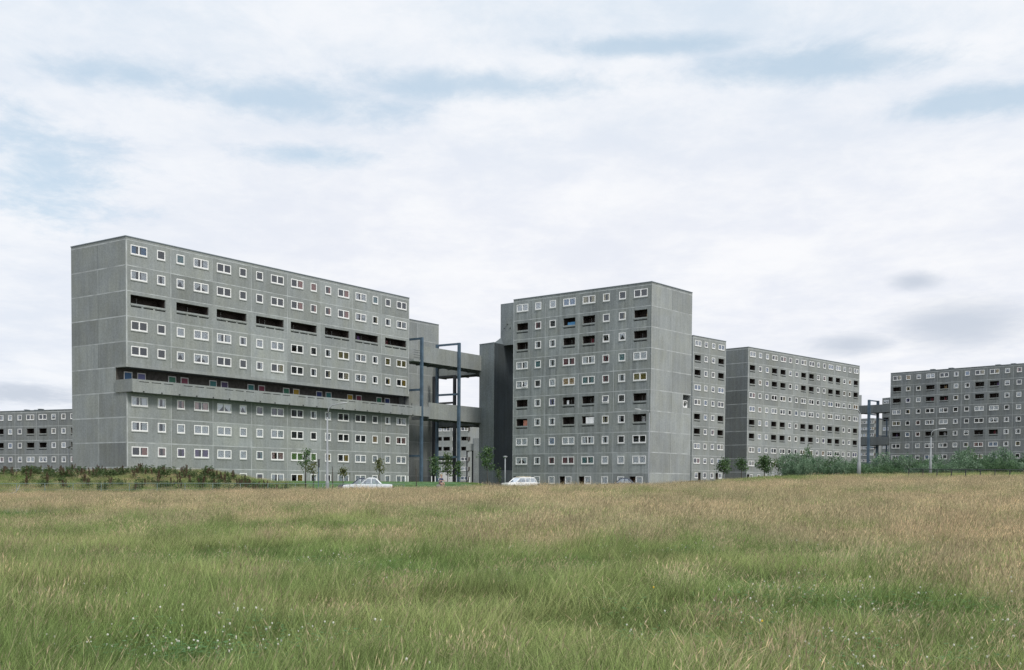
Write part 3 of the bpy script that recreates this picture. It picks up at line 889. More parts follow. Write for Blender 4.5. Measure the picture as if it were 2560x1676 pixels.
# right gap: footbridges, frame and blocks between the two far towers
eD = -E_D                                           # beyond the left end of the far right block
uz, ut = at(2224, 1030.5, 256.4).z, at(2224, 1010.5, 256.4).z
lz, lt = at(2224, 1112.4, 256.4).z, at(2224, 1092.0, 256.4).z
eo = Vector((E_O[0], E_O[1], 0)); sE = Vector((-eD.y, eD.x, 0))
sE = sE if sE.y > 0 else -sE
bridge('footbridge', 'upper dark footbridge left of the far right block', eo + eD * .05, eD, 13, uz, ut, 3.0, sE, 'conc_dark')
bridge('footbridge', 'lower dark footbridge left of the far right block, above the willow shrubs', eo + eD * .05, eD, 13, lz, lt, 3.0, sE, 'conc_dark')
cr = at(2173, 1000, 258.2); zc_ = cr.z; cr.z = 0
cr2 = at(2196, 1046, 262.5); zc2 = cr2.z; cr2.z = 0
steel_frame('blue steel frame beside the dark far footbridges', [cr, cr + sE * 4.2], zc_, 0, 'blue', .28, (zc_ - .14, at(2173, 1036, 258).z, at(2173, 1118, 258).z))
steel_frame('thin blue steel frame behind the dark far footbridges', [cr2, cr2 + sE * 4.2], zc2, 0, 'blue', .15, (zc2 - .14, at(2196, 1090, 262).z))
rzh = [at(2212, y, 313).z for y in (1003.5, 1026, 1048, 1071.5, 1094, 1117, 1140, 1163, 1186)]
far_block('tower_block', 'grey tower block half hidden behind the left end of the far right block', 2202, 2262, 316, 308, 993.5, -.5, (.165, .45, .62, .86), 9, 'conc_far', (True, False, False, True), rzh, (2, 4))
rzi = [at(2165, y, 420).z for y in (1056, 1072, 1088, 1104, 1120, 1136, 1152, 1168, 1184)]
far_block('apartment_block', 'distant grey block glimpsed below the upper dark footbridge', 2136, 2181, 424, 418, 1047, -1, (.12, .32, .50, .68, .90), 9, 'conc_far', (True, False, False, True, True), rzi, ())
b = MB(); s0 = at(2154, 988, 285); rootS = empty('stair_tower', (s0.x, s0.y, 0)); tag(rootS, 'sliver of pale stair tower at the right end of the dark gabled block', 'tower')
b.box((-3.0, 0, -1), (3.1, .2, 0), (0, 4, 0), (0, 0, s0.z + 1), M['conc_pale']); b.build('shaft', rootS)

# ------------------------------------------------------------------ vegetation materials
def leafmat(name, a, c, trans=0.35, rough=0.6):
    m = bpy.data.materials.new(name); m.use_nodes = True
    t = m.node_tree; t.nodes.clear(); nd, lk = t.nodes.new, t.links.new
    o = nd('ShaderNodeOutputMaterial'); df = nd('ShaderNodeBsdfDiffuse'); tr = nd('ShaderNodeBsdfTranslucent'); gl = nd('ShaderNodeBsdfGlossy'); mx = nd('ShaderNodeMixShader'); m2 = nd('ShaderNodeMixShader')
    at_ = nd('ShaderNodeAttribute'); at_.attribute_name = 'tone'
    c_ = nd('ShaderNodeMix'); c_.data_type = 'RGBA'; c_.inputs[6].default_value = (*a, 1); c_.inputs[7].default_value = (*c, 1)
    lk(at_.outputs['Fac'], c_.inputs[0])
    lk(c_.outputs[2], df.inputs[0]); lk(c_.outputs[2], tr.inputs[0])
    mx.inputs[0].default_value = trans; lk(df.outputs[0], mx.inputs[1]); lk(tr.outputs[0], mx.inputs[2])
    gl.inputs['Roughness'].default_value = rough; gl.inputs[0].default_value = (.8, .85, .8, 1); m2.inputs[0].default_value = 0.05
    lk(mx.outputs[0], m2.inputs[1]); lk(gl.outputs[0], m2.inputs[2]); lk(m2.outputs[0], o.inputs[0])
    return m


def grassmat(name, green, straw, bias, trans=0.45):
    """blade colour varies by blade (tone), by tuft (random) and by place in the meadow"""
    m = bpy.data.materials.new(name); m.use_nodes = True
    t = m.node_tree; t.nodes.clear(); nd, lk = t.nodes.new, t.links.new
    o = nd('ShaderNodeOutputMaterial'); df = nd('ShaderNodeBsdfDiffuse'); tr = nd('ShaderNodeBsdfTranslucent'); mx = nd('ShaderNodeMixShader')
    base = field_mix(t, nd, lk, green, straw, bias)
    at_ = nd('ShaderNodeAttribute'); at_.attribute_name = 'tone'
    oi = nd('ShaderNodeObjectInfo')
    r = nd('ShaderNodeMapRange'); lk(oi.outputs['Random'], r.inputs[0]); r.inputs[3].default_value = .68; r.inputs[4].default_value = 1.30
    mu = nd('ShaderNodeMath'); mu.operation = 'MULTIPLY'; lk(at_.outputs['Fac'], mu.inputs[0]); lk(r.outputs[0], mu.inputs[1])
    sc_ = nd('ShaderNodeVectorMath'); sc_.operation = 'SCALE'; lk(base, sc_.inputs[0]); lk(mu.outputs[0], sc_.inputs[3])
    lk(sc_.outputs[0], df.inputs[0]); lk(sc_.outputs[0], tr.inputs[0])
    mx.inputs[0].default_value = trans; lk(df.outputs[0], mx.inputs[1]); lk(tr.outputs[0], mx.inputs[2]); lk(mx.outputs[0], o.inputs[0])
    return m


M['g_green'] = grassmat('green_blade', (0.262, 0.352, 0.128), (0.385, 0.425, 0.185), 0.0)
M['g_lush'] = grassmat('lush_blade', (0.175, 0.275, 0.095), (0.260, 0.335, 0.130), 0.0)
M['g_straw'] = grassmat('straw_blade', (0.650, 0.590, 0.375), (0.750, 0.640, 0.425), 0.0)
M['g_head'] = grassmat('seed_head', (0.570, 0.495, 0.325), (0.690, 0.555, 0.380), 0.0)
M['clover'] = leafmat('clover_leaf', (0.09, 0.22, 0.07), (0.15, 0.28, 0.10))
M['petal'] = plain('white_petals', (0.62, 0.62, 0.54), 0.8)
M['petal_y'] = plain('yellow_petals', (0.75, 0.50, 0.03), 0.8)
M['bark'] = plain('bark', (0.060, 0.052, 0.042), 0.9, 0, 0.3, 12.0)
M['leaf'] = leafmat('tree_leaf', (0.035, 0.085, 0.030), (0.115, 0.200, 0.070))
M['leaf_olive'] = leafmat('olive_leaf', (0.075, 0.090, 0.028), (0.160, 0.170, 0.060))
M['leaf_willow'] = leafmat('willow_leaf', (0.060, 0.130, 0.065), (0.240, 0.350, 0.230), 0.35)
M['leaf_weed'] = leafmat('weed_leaf', (0.040, 0.085, 0.025), (0.120, 0.175, 0.055))
M['dock'] = leafmat('dock_seed', (0.060, 0.038, 0.022), (0.140, 0.090, 0.048), 0.15)

# ------------------------------------------------------------------ meadow: tufts scattered by geometry nodes
GR = random.Random(5)


def blade(b, x, y, ln, wd, lean, ang, mat, tone, segs=3, curl=0.5, head=None):
    """one grass blade: a tapering strip that bends over"""
    dx_, dy_ = math.cos(ang), math.sin(ang); sx, sy = -dy_, dx_
    ta = GR.uniform(0, math.pi); sx, sy = math.cos(ta), math.sin(ta)
    pts = []; px, py, pz, th = x, y, 0.0, lean
    for i in range(segs + 1):
        pts.append((px, py, pz)); st = ln / segs
        px += dx_ * math.sin(th) * st; py += dy_ * math.sin(th) * st; pz += math.cos(th) * st; th += curl / segs
    for i in range(segs):
        w0, w1 = wd * (1 - i / segs * .75), wd * (1 - (i + 1) / segs * .75)
        if i == segs - 1: w1 = wd * .08 if head is None else wd * .5
        p, q = pts[i], pts[i + 1]
        b.face([(p[0] - sx * w0, p[1] - sy * w0, p[2]), (p[0] + sx * w0, p[1] + sy * w0, p[2]), (q[0] + sx * w1, q[1] + sy * w1, q[2]), (q[0] - sx * w1, q[1] - sy * w1, q[2])], mat, tone)
    if head:
        hl, hw = head; p, q = pts[-2], pts[-1]; u = Vector(q) - Vector(p); u.normalize()
        for k in range(2):
            a = ta + k * 1.57; sx2, sy2 = math.cos(a) * hw, math.sin(a) * hw
            e = Vector(q) - u * hl * .25; mdl = e + u * hl * .4; tip = e + u * hl
            b.face([e, (mdl.x + sx2, mdl.y + sy2, mdl.z), tip, (mdl.x - sx2, mdl.y - sy2, mdl.z)], M['g_head'], tone * GR.uniform(.85, 1.15))


def tuft(kind):
    b = MB(); R_ = .34
    g2 = lambda: (GR.gauss(0, R_ * .55), GR.gauss(0, R_ * .55))
    if kind == 'green':
        for _ in range(230):
            x, y = g2(); blade(b, x, y, GR.uniform(.20, .46), GR.uniform(.0022, .0042), GR.uniform(.02, .45), GR.gauss(.4, 1.6), M['g_green'], GR.uniform(.3, 1.6), 3, GR.uniform(.2, 1.2))
        for _ in range(9):
            x, y = g2(); blade(b, x, y, GR.uniform(.30, .50), .0012, GR.uniform(.02, .25), GR.gauss(.4, 1.2), M['g_straw'], GR.uniform(.7, 1.1), 3, .5, (.07, .003) if GR.random() < .5 else None)
    elif kind == 'straw':
        for _ in range(120):
            x, y = g2(); blade(b, x, y, GR.uniform(.18, .38), GR.uniform(.0022, .0036), GR.uniform(.02, .5), GR.gauss(.4, 1.6), M['g_green'], GR.uniform(.3, 1.55), 3, GR.uniform(.2, 1.0))
        for _ in range(95):
            x, y = g2(); blade(b, x, y, GR.uniform(.26, .50), GR.uniform(.0011, .0018), GR.uniform(.02, .30), GR.gauss(.4, 1.3), M['g_straw'], GR.uniform(.45, 1.35), 3, GR.uniform(.1, .8), (GR.uniform(.05, .10), GR.uniform(.0025, .0050)))
    elif kind == 'lush':
        for _ in range(240):
            x, y = g2(); blade(b, x, y, GR.uniform(.14, .34), GR.uniform(.0024, .0046), GR.uniform(.1, .7), GR.uniform(0, 6.3), M['g_lush'], GR.uniform(.4, 1.4), 3, GR.uniform(.4, 1.6))
    elif kind == 'tall':
        for _ in range(20):
            x, y = g2(); blade(b, x, y, GR.uniform(.45, .72), GR.uniform(.0012, .0024), GR.uniform(.05, .5), GR.gauss(.4, 1.5), M['g_straw'], GR.uniform(.7, 1.15), 4, GR.uniform(.3, 1.4), (.10, .0035) if GR.random() < .5 else None)
        for _ in range(120):
            x, y = g2(); blade(b, x, y, GR.uniform(.3, .55), GR.uniform(.0022, .0040), GR.uniform(.05, .5), GR.gauss(.4, 1.5), M['g_green'], GR.uniform(.3, 1.55), 3, GR.uniform(.3, 1.3))
    return b.mesh('tuft_' + kind)


def flower_tuft(kind):
    b = MB()
    for _ in range(4 if kind == 'white' else 1):
        x, y = GR.gauss(0, .2), GR.gauss(0, .2); h = GR.uniform(.18, .34); r = GR.uniform(.006, .012)
        b.tube([(x, y, 0), (x + GR.gauss(0, .02), y + GR.gauss(0, .02), h)], .0015, M['clover'], 3, .6, False)
        mt = M['petal'] if kind == 'white' else M['petal_y']; c = Vector((x, y, h))
        rings = [(-.7, .75), (.1, 1.0), (.75, .6)]
        vs = [[c + Vector((math.cos(k * 1.2566) * rr * r, math.sin(k * 1.2566) * rr * r, zz_ * r)) for k in range(5)] for zz_, rr in rings]
        for i in range(2):
            for k in range(5): b.face([vs[i][k], vs[i][(k + 1) % 5], vs[i + 1][(k + 1) % 5], vs[i + 1][k]], mt)
        b.face(vs[2], mt); b.face(vs[0][::-1], mt)
    for _ in range(40):
        x, y, h = GR.gauss(0, .22), GR.gauss(0, .22), GR.uniform(.12, .26); s = GR.uniform(.010, .017); a0 = GR.uniform(0, 6.3)
        for k in range(3):
            a = a0 + k * 2.094; c = Vector((x + math.cos(a) * s, y + math.sin(a) * s, h))
            u = Vector((math.cos(a), math.sin(a), GR.uniform(-.2, .3))) * s; v = Vector((-math.sin(a), math.cos(a), GR.uniform(-.2, .2))) * s
            b.face([c - u, c + v, c + u, c - v], M['clover'], GR.uniform(0, 1))
    return b.mesh('clover_' + kind)


def scatter(name, meshes, pts, kind='stuff', label=None, cat=None):
    """ONE object whose geometry nodes stand a tuft on every point. pts: (x, y, z, variant, turn, size, tilt)"""
    lib = bpy.data.collections.new(name + '_kinds')
    for i, me in enumerate(meshes):
        lib.objects.link(bpy.data.objects.new('%s_tuft_%02d' % (name, i), me))
    me = bpy.data.meshes.new(name); me.from_pydata([p[:3] for p in pts], [], [])
    a = me.attributes.new('variant', 'INT', 'POINT'); a.data.foreach_set('value', [p[3] for p in pts])
    a = me.attributes.new('turn', 'FLOAT_VECTOR', 'POINT'); a.data.foreach_set('vector', [v for p in pts for v in (p[6], 0.0, p[4])])
    a = me.attributes.new('size', 'FLOAT_VECTOR', 'POINT'); a.data.foreach_set('vector', [v for p in pts for v in (p[5][0], p[5][0], p[5][1])])
    o = link_mesh(name, me)
    ng = bpy.data.node_groups.new(name + '_nodes', 'GeometryNodeTree')
    ng.interface.new_socket('Geometry', in_out='INPUT', socket_type='NodeSocketGeometry'); ng.interface.new_socket('Geometry', in_out='OUTPUT', socket_type='NodeSocketGeometry')
    nd, lk = ng.nodes.new, ng.links.new
    gi, go = nd('NodeGroupInput'), nd('NodeGroupOutput'); ip = nd('GeometryNodeInstanceOnPoints'); ci = nd('GeometryNodeCollectionInfo')
    ci.inputs['Collection'].default_value = lib; ci.inputs['Separate Children'].default_value = True; ci.inputs['Reset Children'].default_value = True
    def na(nm, ty):
        n = nd('GeometryNodeInputNamedAttribute'); n.data_type = ty; n.inputs['Name'].default_value = nm; return n.outputs['Attribute']
    ip.inputs['Pick Instance'].default_value = True
    lk(gi.outputs[0], ip.inputs['Points']); lk(ci.outputs[0], ip.inputs['Instance'])
    lk(na('variant', 'INT'), ip.inputs['Instance Index']); lk(na('turn', 'FLOAT_VECTOR'), ip.inputs['Rotation']); lk(na('size', 'FLOAT_VECTOR'), ip.inputs['Scale'])
    lk(ip.outputs[0], go.inputs[0])
    md = o.modifiers.new('scatter', 'NODES'); md.node_group = ng
    return tag(o, label, cat, None, kind)


tufts = [tuft('green') for _ in range(5)] + [tuft('straw') for _ in range(5)] + [tuft('lush') for _ in range(4)] + [tuft('tall') for _ in range(3)]


def spot(px, py):
    """where the line of sight through a pixel meets the meadow"""
    for i in range(2000):
        Y = 4 + i * .06 if i < 500 else 34 + (i - 500) * .1
        p = at(px, py, Y)
        if p.z < ground(p.x, p.y) + .25: return p
    return p


# green hollows of the photo: centre, radius along x, radius along y
HOLLOW = [(spot(2000, 1500), 3.0, 1.5), (spot(1890, 1440), 3.2, 1.3), (spot(980, 1400), 3.6, 2.2), (spot(620, 1380), 4.5, 3.0), (spot(1270, 1415), 3.0, 1.6),
          (spot(1480, 1395), 2.2, 1.5), (spot(90, 1282), 9, 4), (spot(1720, 1232), 10, 3.5), (spot(2000, 1238), 8, 3), (spot(640, 1275), 5, 3), (spot(1760, 1370), 3, 2),
          (spot(560, 1600), 2.2, 0.9), (spot(1180, 1490), 2.4, 1.2), (spot(2420, 1225), 8, 3), (spot(1560, 1560), 2.0, .8)]


def hollow(x, y):
    v = 0
    for c, rx, ry in HOLLOW:
        d = math.hypot((x - c.x) / rx, (y - c.y) / ry) + .8 * noise.noise((x * .5, y * .5, 1.0)) + .5 * noise.noise((x * 1.4, y * 1.4, 5.0))
        v = max(v, (1 - sst(d, .35, 1.35)) * .85)
    return v


pts = []
y = 2.6
while y < 88:
    stp = .27 if y < 12 else (.34 if y < 24 else (.46 if y < 45 else .62))
    hw = y * .50 + 9.0; n = int(2 * hw / stp)
    for i in range(n + 1):
        x = -hw + i * stp + GR.uniform(-.5, .5) * stp; yy = y + GR.uniform(-.5, .5) * stp
        if yy > 80 and x < -20 and yy > 89: continue
        thr = 22 - 25 * (x / max(yy, 1)); nn = noise.noise((x * .13, yy * .13, 7.7)) + .5 * noise.noise((x * .45, yy * .45, 2.2))
        nf = noise.noise((x * .30, yy * .22, 51)); n3 = noise.noise((x * 1.1, yy * .8, 71))
        s = sst(yy * (1 + .45 * nn + .40 * nf + .30 * n3), thr * .55, thr * 1.6); s = .03 + .11 * sst(x / max(yy, 1), 0, .4) + (.62 + .2 * noise.noise((x * .08, yy * .08, 31))) * s
        hv = hollow(x, yy)
        u = GR.random()
        if GR.random() < hv: k = GR.choice((10, 11, 12, 13)) if u < .75 else GR.randrange(5)
        elif u < s: k = 5 + GR.randrange(5)
        elif u > (.86 if y < 14 and x > 0 else .94): k = 14 + GR.randrange(3)
        else: k = GR.randrange(5)
        big_ = (1.0 if y < 24 else 1.25 if y < 45 else 1.6)
        nc = noise.noise((x * .9, yy * .9, 13.0))
        hgt = GR.uniform(.7, 1.2) * (1 - .25 * hv) * (1.0 + .3 * nn) * (1.0 + .45 * nc) * (1.0 if y < 40 else 1.05)
        pts.append((x, yy, ground(x, yy) - .02, k, GR.uniform(-.9, .9), (big_ * GR.uniform(.9, 1.2), hgt), GR.uniform(-.06, .06)))
    y += stp
scatter('meadow_grass', tufts, pts, label='tall meadow grass, green in front and straw coloured behind', cat='grass')

fl = [flower_tuft('white') for _ in range(4)] + [flower_tuft('yellow')]
pts = []
CLUMP = [(600, 1600, 1.2, .5, 34), (560, 1545, .9, .5, 10), (420, 1600, .8, .5, 8), (950, 1395, 2.2, 1.0, 14), (1290, 1425, 1.6, .8, 10), (1700, 1360, 2.4, 1.2, 14), (1870, 1480, 1.2, .4, 14),
         (2040, 1512, 1.5, .6, 14), (2200, 1540, 1.6, .8, 16), (2350, 1590, 1.4, .6, 8), (90, 1277, 5.5, 1.4, 170), (2460, 1640, .8, .4, 8), (1940, 1560, .8, .4, 5), (2380, 1460, 1.8, .8, 8), (150, 1650, .8, .4, 6)]
for px, py, rx, ry, n in CLUMP:
    c = spot(px, py)
    for _ in range(int(n * .42)):
        x, y = c.x + GR.gauss(0, rx * .6), c.y + GR.gauss(0, ry * .6)
        pts.append((x, y, ground(x, y), GR.randrange(4), GR.uniform(0, 6.3), (GR.uniform(.6, 1.1), GR.uniform(.8, 1.25)), 0.0))
for _ in range(60):
    y = 6 + 24 * GR.random() ** 1.6; x = GR.uniform(-.48, .48) * y
    pts.append((x, y, ground(x, y), GR.randrange(4), GR.uniform(0, 6.3), (GR.uniform(.5, .9) * 1.0, GR.uniform(.8, 1.2)), 0.0))
for px, py in ((1588, 1510), (1850, 1605)):
    c = spot(px, py); pts.append((c.x, c.y, ground(c.x, c.y), 4, 0.0, (1.0, 1.2), 0.0))
scatter('clover_flowers', fl, pts, label='white clover heads scattered in the meadow grass', cat='clover')

# rough grass on the bank and along the fences
pts = []
for _ in range(5200):
    x, y = GR.uniform(-64, -19), GR.uniform(89.5, 108)
    if GR.random() > sst(-x, 18, 27): continue
    k = GR.randrange(5) if GR.random() < .5 else (5 + GR.randrange(5) if GR.random() < .45 else 10 + GR.randrange(4))
    pts.append((x, y, ground(x, y) - .03, k, GR.uniform(0, 6), (1.5, GR.uniform(.5, 1.15)), 0.0))
for _ in range(2600):
    x, y = GR.uniform(16, 66), GR.uniform(84, 112); k = GR.randrange(5) if GR.random() < .6 else 10 + GR.randrange(4)
    pts.append((x, y, ground(x, y) - .03, k, GR.uniform(0, 6), (1.6, GR.uniform(.7, 1.2)), 0.0))
for _ in range(5200):
    x, y = GR.uniform(-26, 1), GR.uniform(98.5, 160)
    if (x - A_O[0]) * math.cos(A_TH) - (y - A_O[1]) * math.sin(A_TH) < 1.0: continue
    pts.append((x, y, ground(x, y) - .02, 10 + GR.randrange(4), GR.uniform(0, 6), (1.5, GR.uniform(.15, .3)), 0.0))
scatter('bank_grass', tufts, pts, label='rough grass on the bank and mown grass on the verge behind the meadow', cat='grass')

# ------------------------------------------------------------------ leaves, trees, shrubs
def leafquad(b, c, ln, wd, dirv, mat, tone):
    u = dirv.normalized(); v = u.orthogonal(); v.rotate(Matrix.Rotation(GR.uniform(0, 6.3), 3, u)); v.normalize()
    b.face([c, c + u * ln * .45 + v * wd, c + u * ln, c + u * ln * .45 - v * wd], mat, tone)


def rand_dir(): 
    z = GR.uniform(-1, 1); a = GR.uniform(0, 6.283); r = math.sqrt(1 - z * z); return Vector((r * math.cos(a), r * math.sin(a), z))


def limbs(h, clear, spread, n, lean=(0, 0), r0=.05, asym=0.0):
    """trunk line and limb lines of a young tree"""
    trunk = [Vector((lean[0] * (t ** 1.5) + GR.gauss(0, .03) * (t > 0), lean[1] * t, h * .92 * t)) for t in (0, .2, .4, .6, .8, 1.0)]
    ls = []
    for i in range(n):
        t = clear + (1 - clear) * (i + .5) / n; t = min(.98, t)
        f = t * 5; k = min(4, int(f)); p = trunk[k].lerp(trunk[k + 1], f - k)
        a = i * 2.4 + GR.uniform(-.4, .4); ln = spread * (1.15 - .75 * (t - clear) / (1 - clear)) * GR.uniform(.55, 1.15)
        d = Vector((math.cos(a) + asym, math.sin(a), GR.uniform(.5, 1.0))); d.normalize()
        ls.append([p, p + d * ln * .5 + Vector((0, 0, .04)), p + d * ln + Vector((0, 0, ln * .12))])
    return trunk, ls


def young_tree(label, px, py_base, py_top, Y, spread, clear, nl, leaves, mat, group='young trees round the towers', leaf=(.17, .075), r0=.055, lean=(0, 0), asym=0.0, puff=.24):
    p = at(px, py_base, Y); z0 = ground(p.x, p.y) - .05; h = at(px, py_top, Y).z - z0
    root = empty('young_tree', (p.x, p.y, z0)); tag(root, label, 'tree', group)
    tr, ls = limbs(h, clear, spread, nl, lean, r0, asym)
    b = MB(); b.tube(tr, [r0 * (1 - .75 * i / 5) for i in range(6)], M['bark'], 7)
    for l in ls: b.tube(l, [r0 * .42, r0 * .3, r0 * .12], M['bark'], 5)
    b.build('trunk', root, True)
    b = MB()
    nodes = [(l[1], .7) for l in ls] + [(l[2], 1.0) for l in ls] + [(tr[-1], .9)]
    for c, wgt in nodes:
        dk = GR.uniform(-.25, .25)
        for _ in range(int(leaves * wgt)):
            q = c + Vector((GR.gauss(0, puff), GR.gauss(0, puff), GR.gauss(0, puff * .75)))
            d = rand_dir(); d.z -= .35
            leafquad(b, q, leaf[0] * GR.uniform(.7, 1.3), leaf[1] * GR.uniform(.7, 1.2), d, mat, min(1, max(0, GR.uniform(.1, .9) + dk)))
    b.build('crown', root)
    return root


Lf, Lo = M['leaf'], M['leaf_olive']
young_tree('tall thin sapling with sparse leaves in front of the green curtained windows', 764, 1210, 1121, 104, .75, .42, 7, 26, Lf, lean=(.1, 0), puff=.20, r0=.075)
young_tree('short olive sapling beside the tall thin one, left of the lamp post', 783, 1210, 1156, 103, .75, .48, 4, 20, Lo, asym=-.9, puff=.17)
young_tree('small sapling with a round tuft of leaves, between the lamp post and the white car', 857.5, 1212, 1171, 104, .35, .66, 5, 22, Lo, puff=.15)
young_tree('yellowish sapling just right of the white car roof', 948, 1210, 1146, 106, .38, .52, 6, 24, Lo, puff=.18)
young_tree('dark bushy young tree at the foot of the blue frame', 1088, 1199, 1142, 138, .75, .22, 11, 34, Lf, puff=.28, leaf=(.19, .08))
young_tree('light green young tree in front of the white garden wall', 1119, 1199, 1133, 140, .62, .22, 10, 30, M['leaf_weed'], puff=.25, leaf=(.22, .09))
young_tree('narrow dark young tree behind the middle blue column', 1146, 1199, 1151, 142, .3, .25, 7, 26, Lf, puff=.2, leaf=(.22, .09))
young_tree('young tree with a lopsided crown in front of the stair tower', 1218, 1199, 1117, 135, .95, .40, 9, 40, Lf, puff=.24, leaf=(.24, .1), asym=.15)
young_tree('tiny sapling by the post top lamp in front of the stair tower', 1247, 1200, 1169, 138, .35, .4, 5, 16, M['leaf_weed'], puff=.18)
RT = [(1808, 1150, 152, .85, 'young tree with a drooping crown where the two far blocks meet'), (1853, 1152, 158, 1.0, 'spreading young tree in front of the dark gable'),
      (1911, 1145, 150, .9, 'rounded dense young tree with a forked trunk, right of the dark gable'), (1945, 1148, 152, .85, 'thin young tree just left of the willow shrubs')]
for i, (px, top_, Y, sp, lab) in enumerate(RT):
    young_tree(lab, px, 1204, top_, Y, sp, (.28, .45, .36, .5)[i], (9, 8, 11, 7)[i], (40, 34, 60, 22)[i], Lf if i != 3 else M['leaf_weed'], puff=.29, leaf=(.24, .10), r0=.075, asym=(-.35, .3, .1, -.3)[i])


M['leaf_willow_green'] = leafmat('green_willow_leaf', (0.040, 0.100, 0.040), (0.150, 0.260, 0.120), 0.35)


def willow_mesh(seed, h, wd, n, lm='leaf_willow'):
    GR.seed(seed); st, fo = MB(), MB()
    tips = []
    for i in range(15):
        a = i * 2.4; r = wd * .5 * math.sqrt((i + .5) / 15); ln = h * (1 - .45 * (r / (wd * .5)) ** 2) * GR.uniform(.8, 1.08)
        p0 = Vector((math.cos(a) * r * .3, math.sin(a) * r * .3, 0)); p2 = Vector((math.cos(a) * r, math.sin(a) * r, ln)); p1 = p0.lerp(p2, .5) + Vector((math.cos(a), math.sin(a), 0)) * r * .15
        st.tube([p0, p1, p2], [.022, .014, .005], M['bark'], 4); tips.append((p0, p1, p2))
    for _ in range(n):
        p0, p1, p2 = GR.choice(tips); t = 1 - GR.random() ** 1.5 * .9
        q = (p0.lerp(p1, t * 2) if t < .5 else p1.lerp(p2, t * 2 - 1)); sp = .28 * (1.15 - .6 * t)
        q = q + Vector((GR.gauss(0, sp), GR.gauss(0, sp), GR.gauss(0, .12)))
        if q.z < .02: continue
        d = rand_dir() * .8 + Vector((q.x * .5, q.y * .5, .75)); cl = noise.noise((q.x * 1.6, q.y * 1.6, q.z * 1.6 + seed))
        leafquad(fo, q, GR.uniform(.16, .28), GR.uniform(.028, .05), d, M[lm], min(1, max(0, GR.gauss(.5, .22) + .9 * cl)))
    return fo.mesh('foliage'), st.mesh('stems')


WM = [willow_mesh(100 + i, 2.3, 2.2, 1500, 'leaf_willow' if i % 5 < 3 else 'leaf_willow_green') for i in range(6)]
GR.seed(77)
first = True
WLAB = 'grey green willow shrub in the dense row in front of the right hand blocks'
def willow(x, y, h, wd, k):
    root = empty('willow_shrub', (x, y, ground(x, y) - .05), GR.uniform(0, 6.3)); tag(root, WLAB, 'shrub', 'willow shrubs in a row at the right')
    root.scale = (wd / 2.2, wd / 2.2, h / 2.3)
    link_mesh('foliage', WM[k][0], root); link_mesh('stems', WM[k][1], root)


TOPS = [(1968, 1140), (1995, 1127), (2020, 1136), (2050, 1152), (2085, 1134), (2110, 1148), (2140, 1140), (2170, 1152), (2200, 1142), (2235, 1152), (2270, 1148), (2300, 1142), (2335, 1136), (2360, 1146),
        (2395, 1124), (2425, 1136), (2455, 1142), (2480, 1122), (2510, 1132), (2535, 1140), (2565, 1134), (2590, 1140)]
for i, (px, top_) in enumerate(TOPS):
    for dpx, Y, dt in ((0, 103, 0), (14, 100, 22)):
        p = at(px + dpx + GR.uniform(-4, 4), 1195, Y + GR.uniform(-1.2, 1.2)); z0 = ground(p.x, p.y)
        h = (at(px, top_ - 5 + dt + GR.uniform(-12, 12), Y).z - z0) * (.97 if dt == 0 else .9)
        willow(p.x, p.y, max(.9, h), GR.uniform(1.3, 2.2), GR.randrange(6))

# weeds on the bank: docks gone to seed
def dock_mesh(seed):
    GR.seed(seed); sd_, lv = MB(), MB()
    h = GR.uniform(.85, 1.15)
    for s in range(GR.choice((2, 3, 3))):
        a = GR.uniform(0, 6.3); tip = Vector((math.cos(a) * .16, math.sin(a) * .16, h * GR.uniform(.75, 1.0))); base = Vector((math.cos(a) * .04, math.sin(a) * .04, 0))
        sd_.tube([base, tip], [.010, .005], M['dock'], 4, .4)
        for _ in range(150):
            t = GR.uniform(.42, 1.02); q = base.lerp(tip, t) + Vector((GR.gauss(0, .05), GR.gauss(0, .05), 0)) * (1.25 - t)
            leafquad(sd_, q, GR.uniform(.03, .06), .014, Vector((GR.gauss(0, .5), GR.gauss(0, .5), 1)), M['dock'], GR.uniform(0, 1))
    for _ in range(26):
        a = GR.uniform(0, 6.3); r = GR.uniform(.02, .15); z = GR.uniform(.02, .5)
        leafquad(lv, Vector((math.cos(a) * r, math.sin(a) * r, z)), GR.uniform(.18, .32), GR.uniform(.03, .055), Vector((math.cos(a), math.sin(a), GR.uniform(.2, .9))), M['leaf_weed'], GR.uniform(0, 1))
    return sd_.mesh('seed_stalks'), lv.mesh('leaves')


def nettle_mesh(seed):
    GR.seed(seed); lv, st = MB(), MB()
    for s in range(9):
        x, y = GR.gauss(0, .22), GR.gauss(0, .22); h = GR.uniform(.5, 1.0); st.tube([(x, y, 0), (x + GR.gauss(0, .05), y, h)], [.008, .004], M['leaf_weed'], 4, .3)
        for _ in range(38):
            z = GR.uniform(.12, 1.0) * h; a = GR.uniform(0, 6.3); leafquad(lv, Vector((x, y, z)), GR.uniform(.08, .17), GR.uniform(.022, .04), Vector((math.cos(a), math.sin(a), GR.uniform(-.4, .5))), M['leaf_weed'], GR.uniform(0, 1))
    return lv.mesh('leaves'), st.mesh('stems')


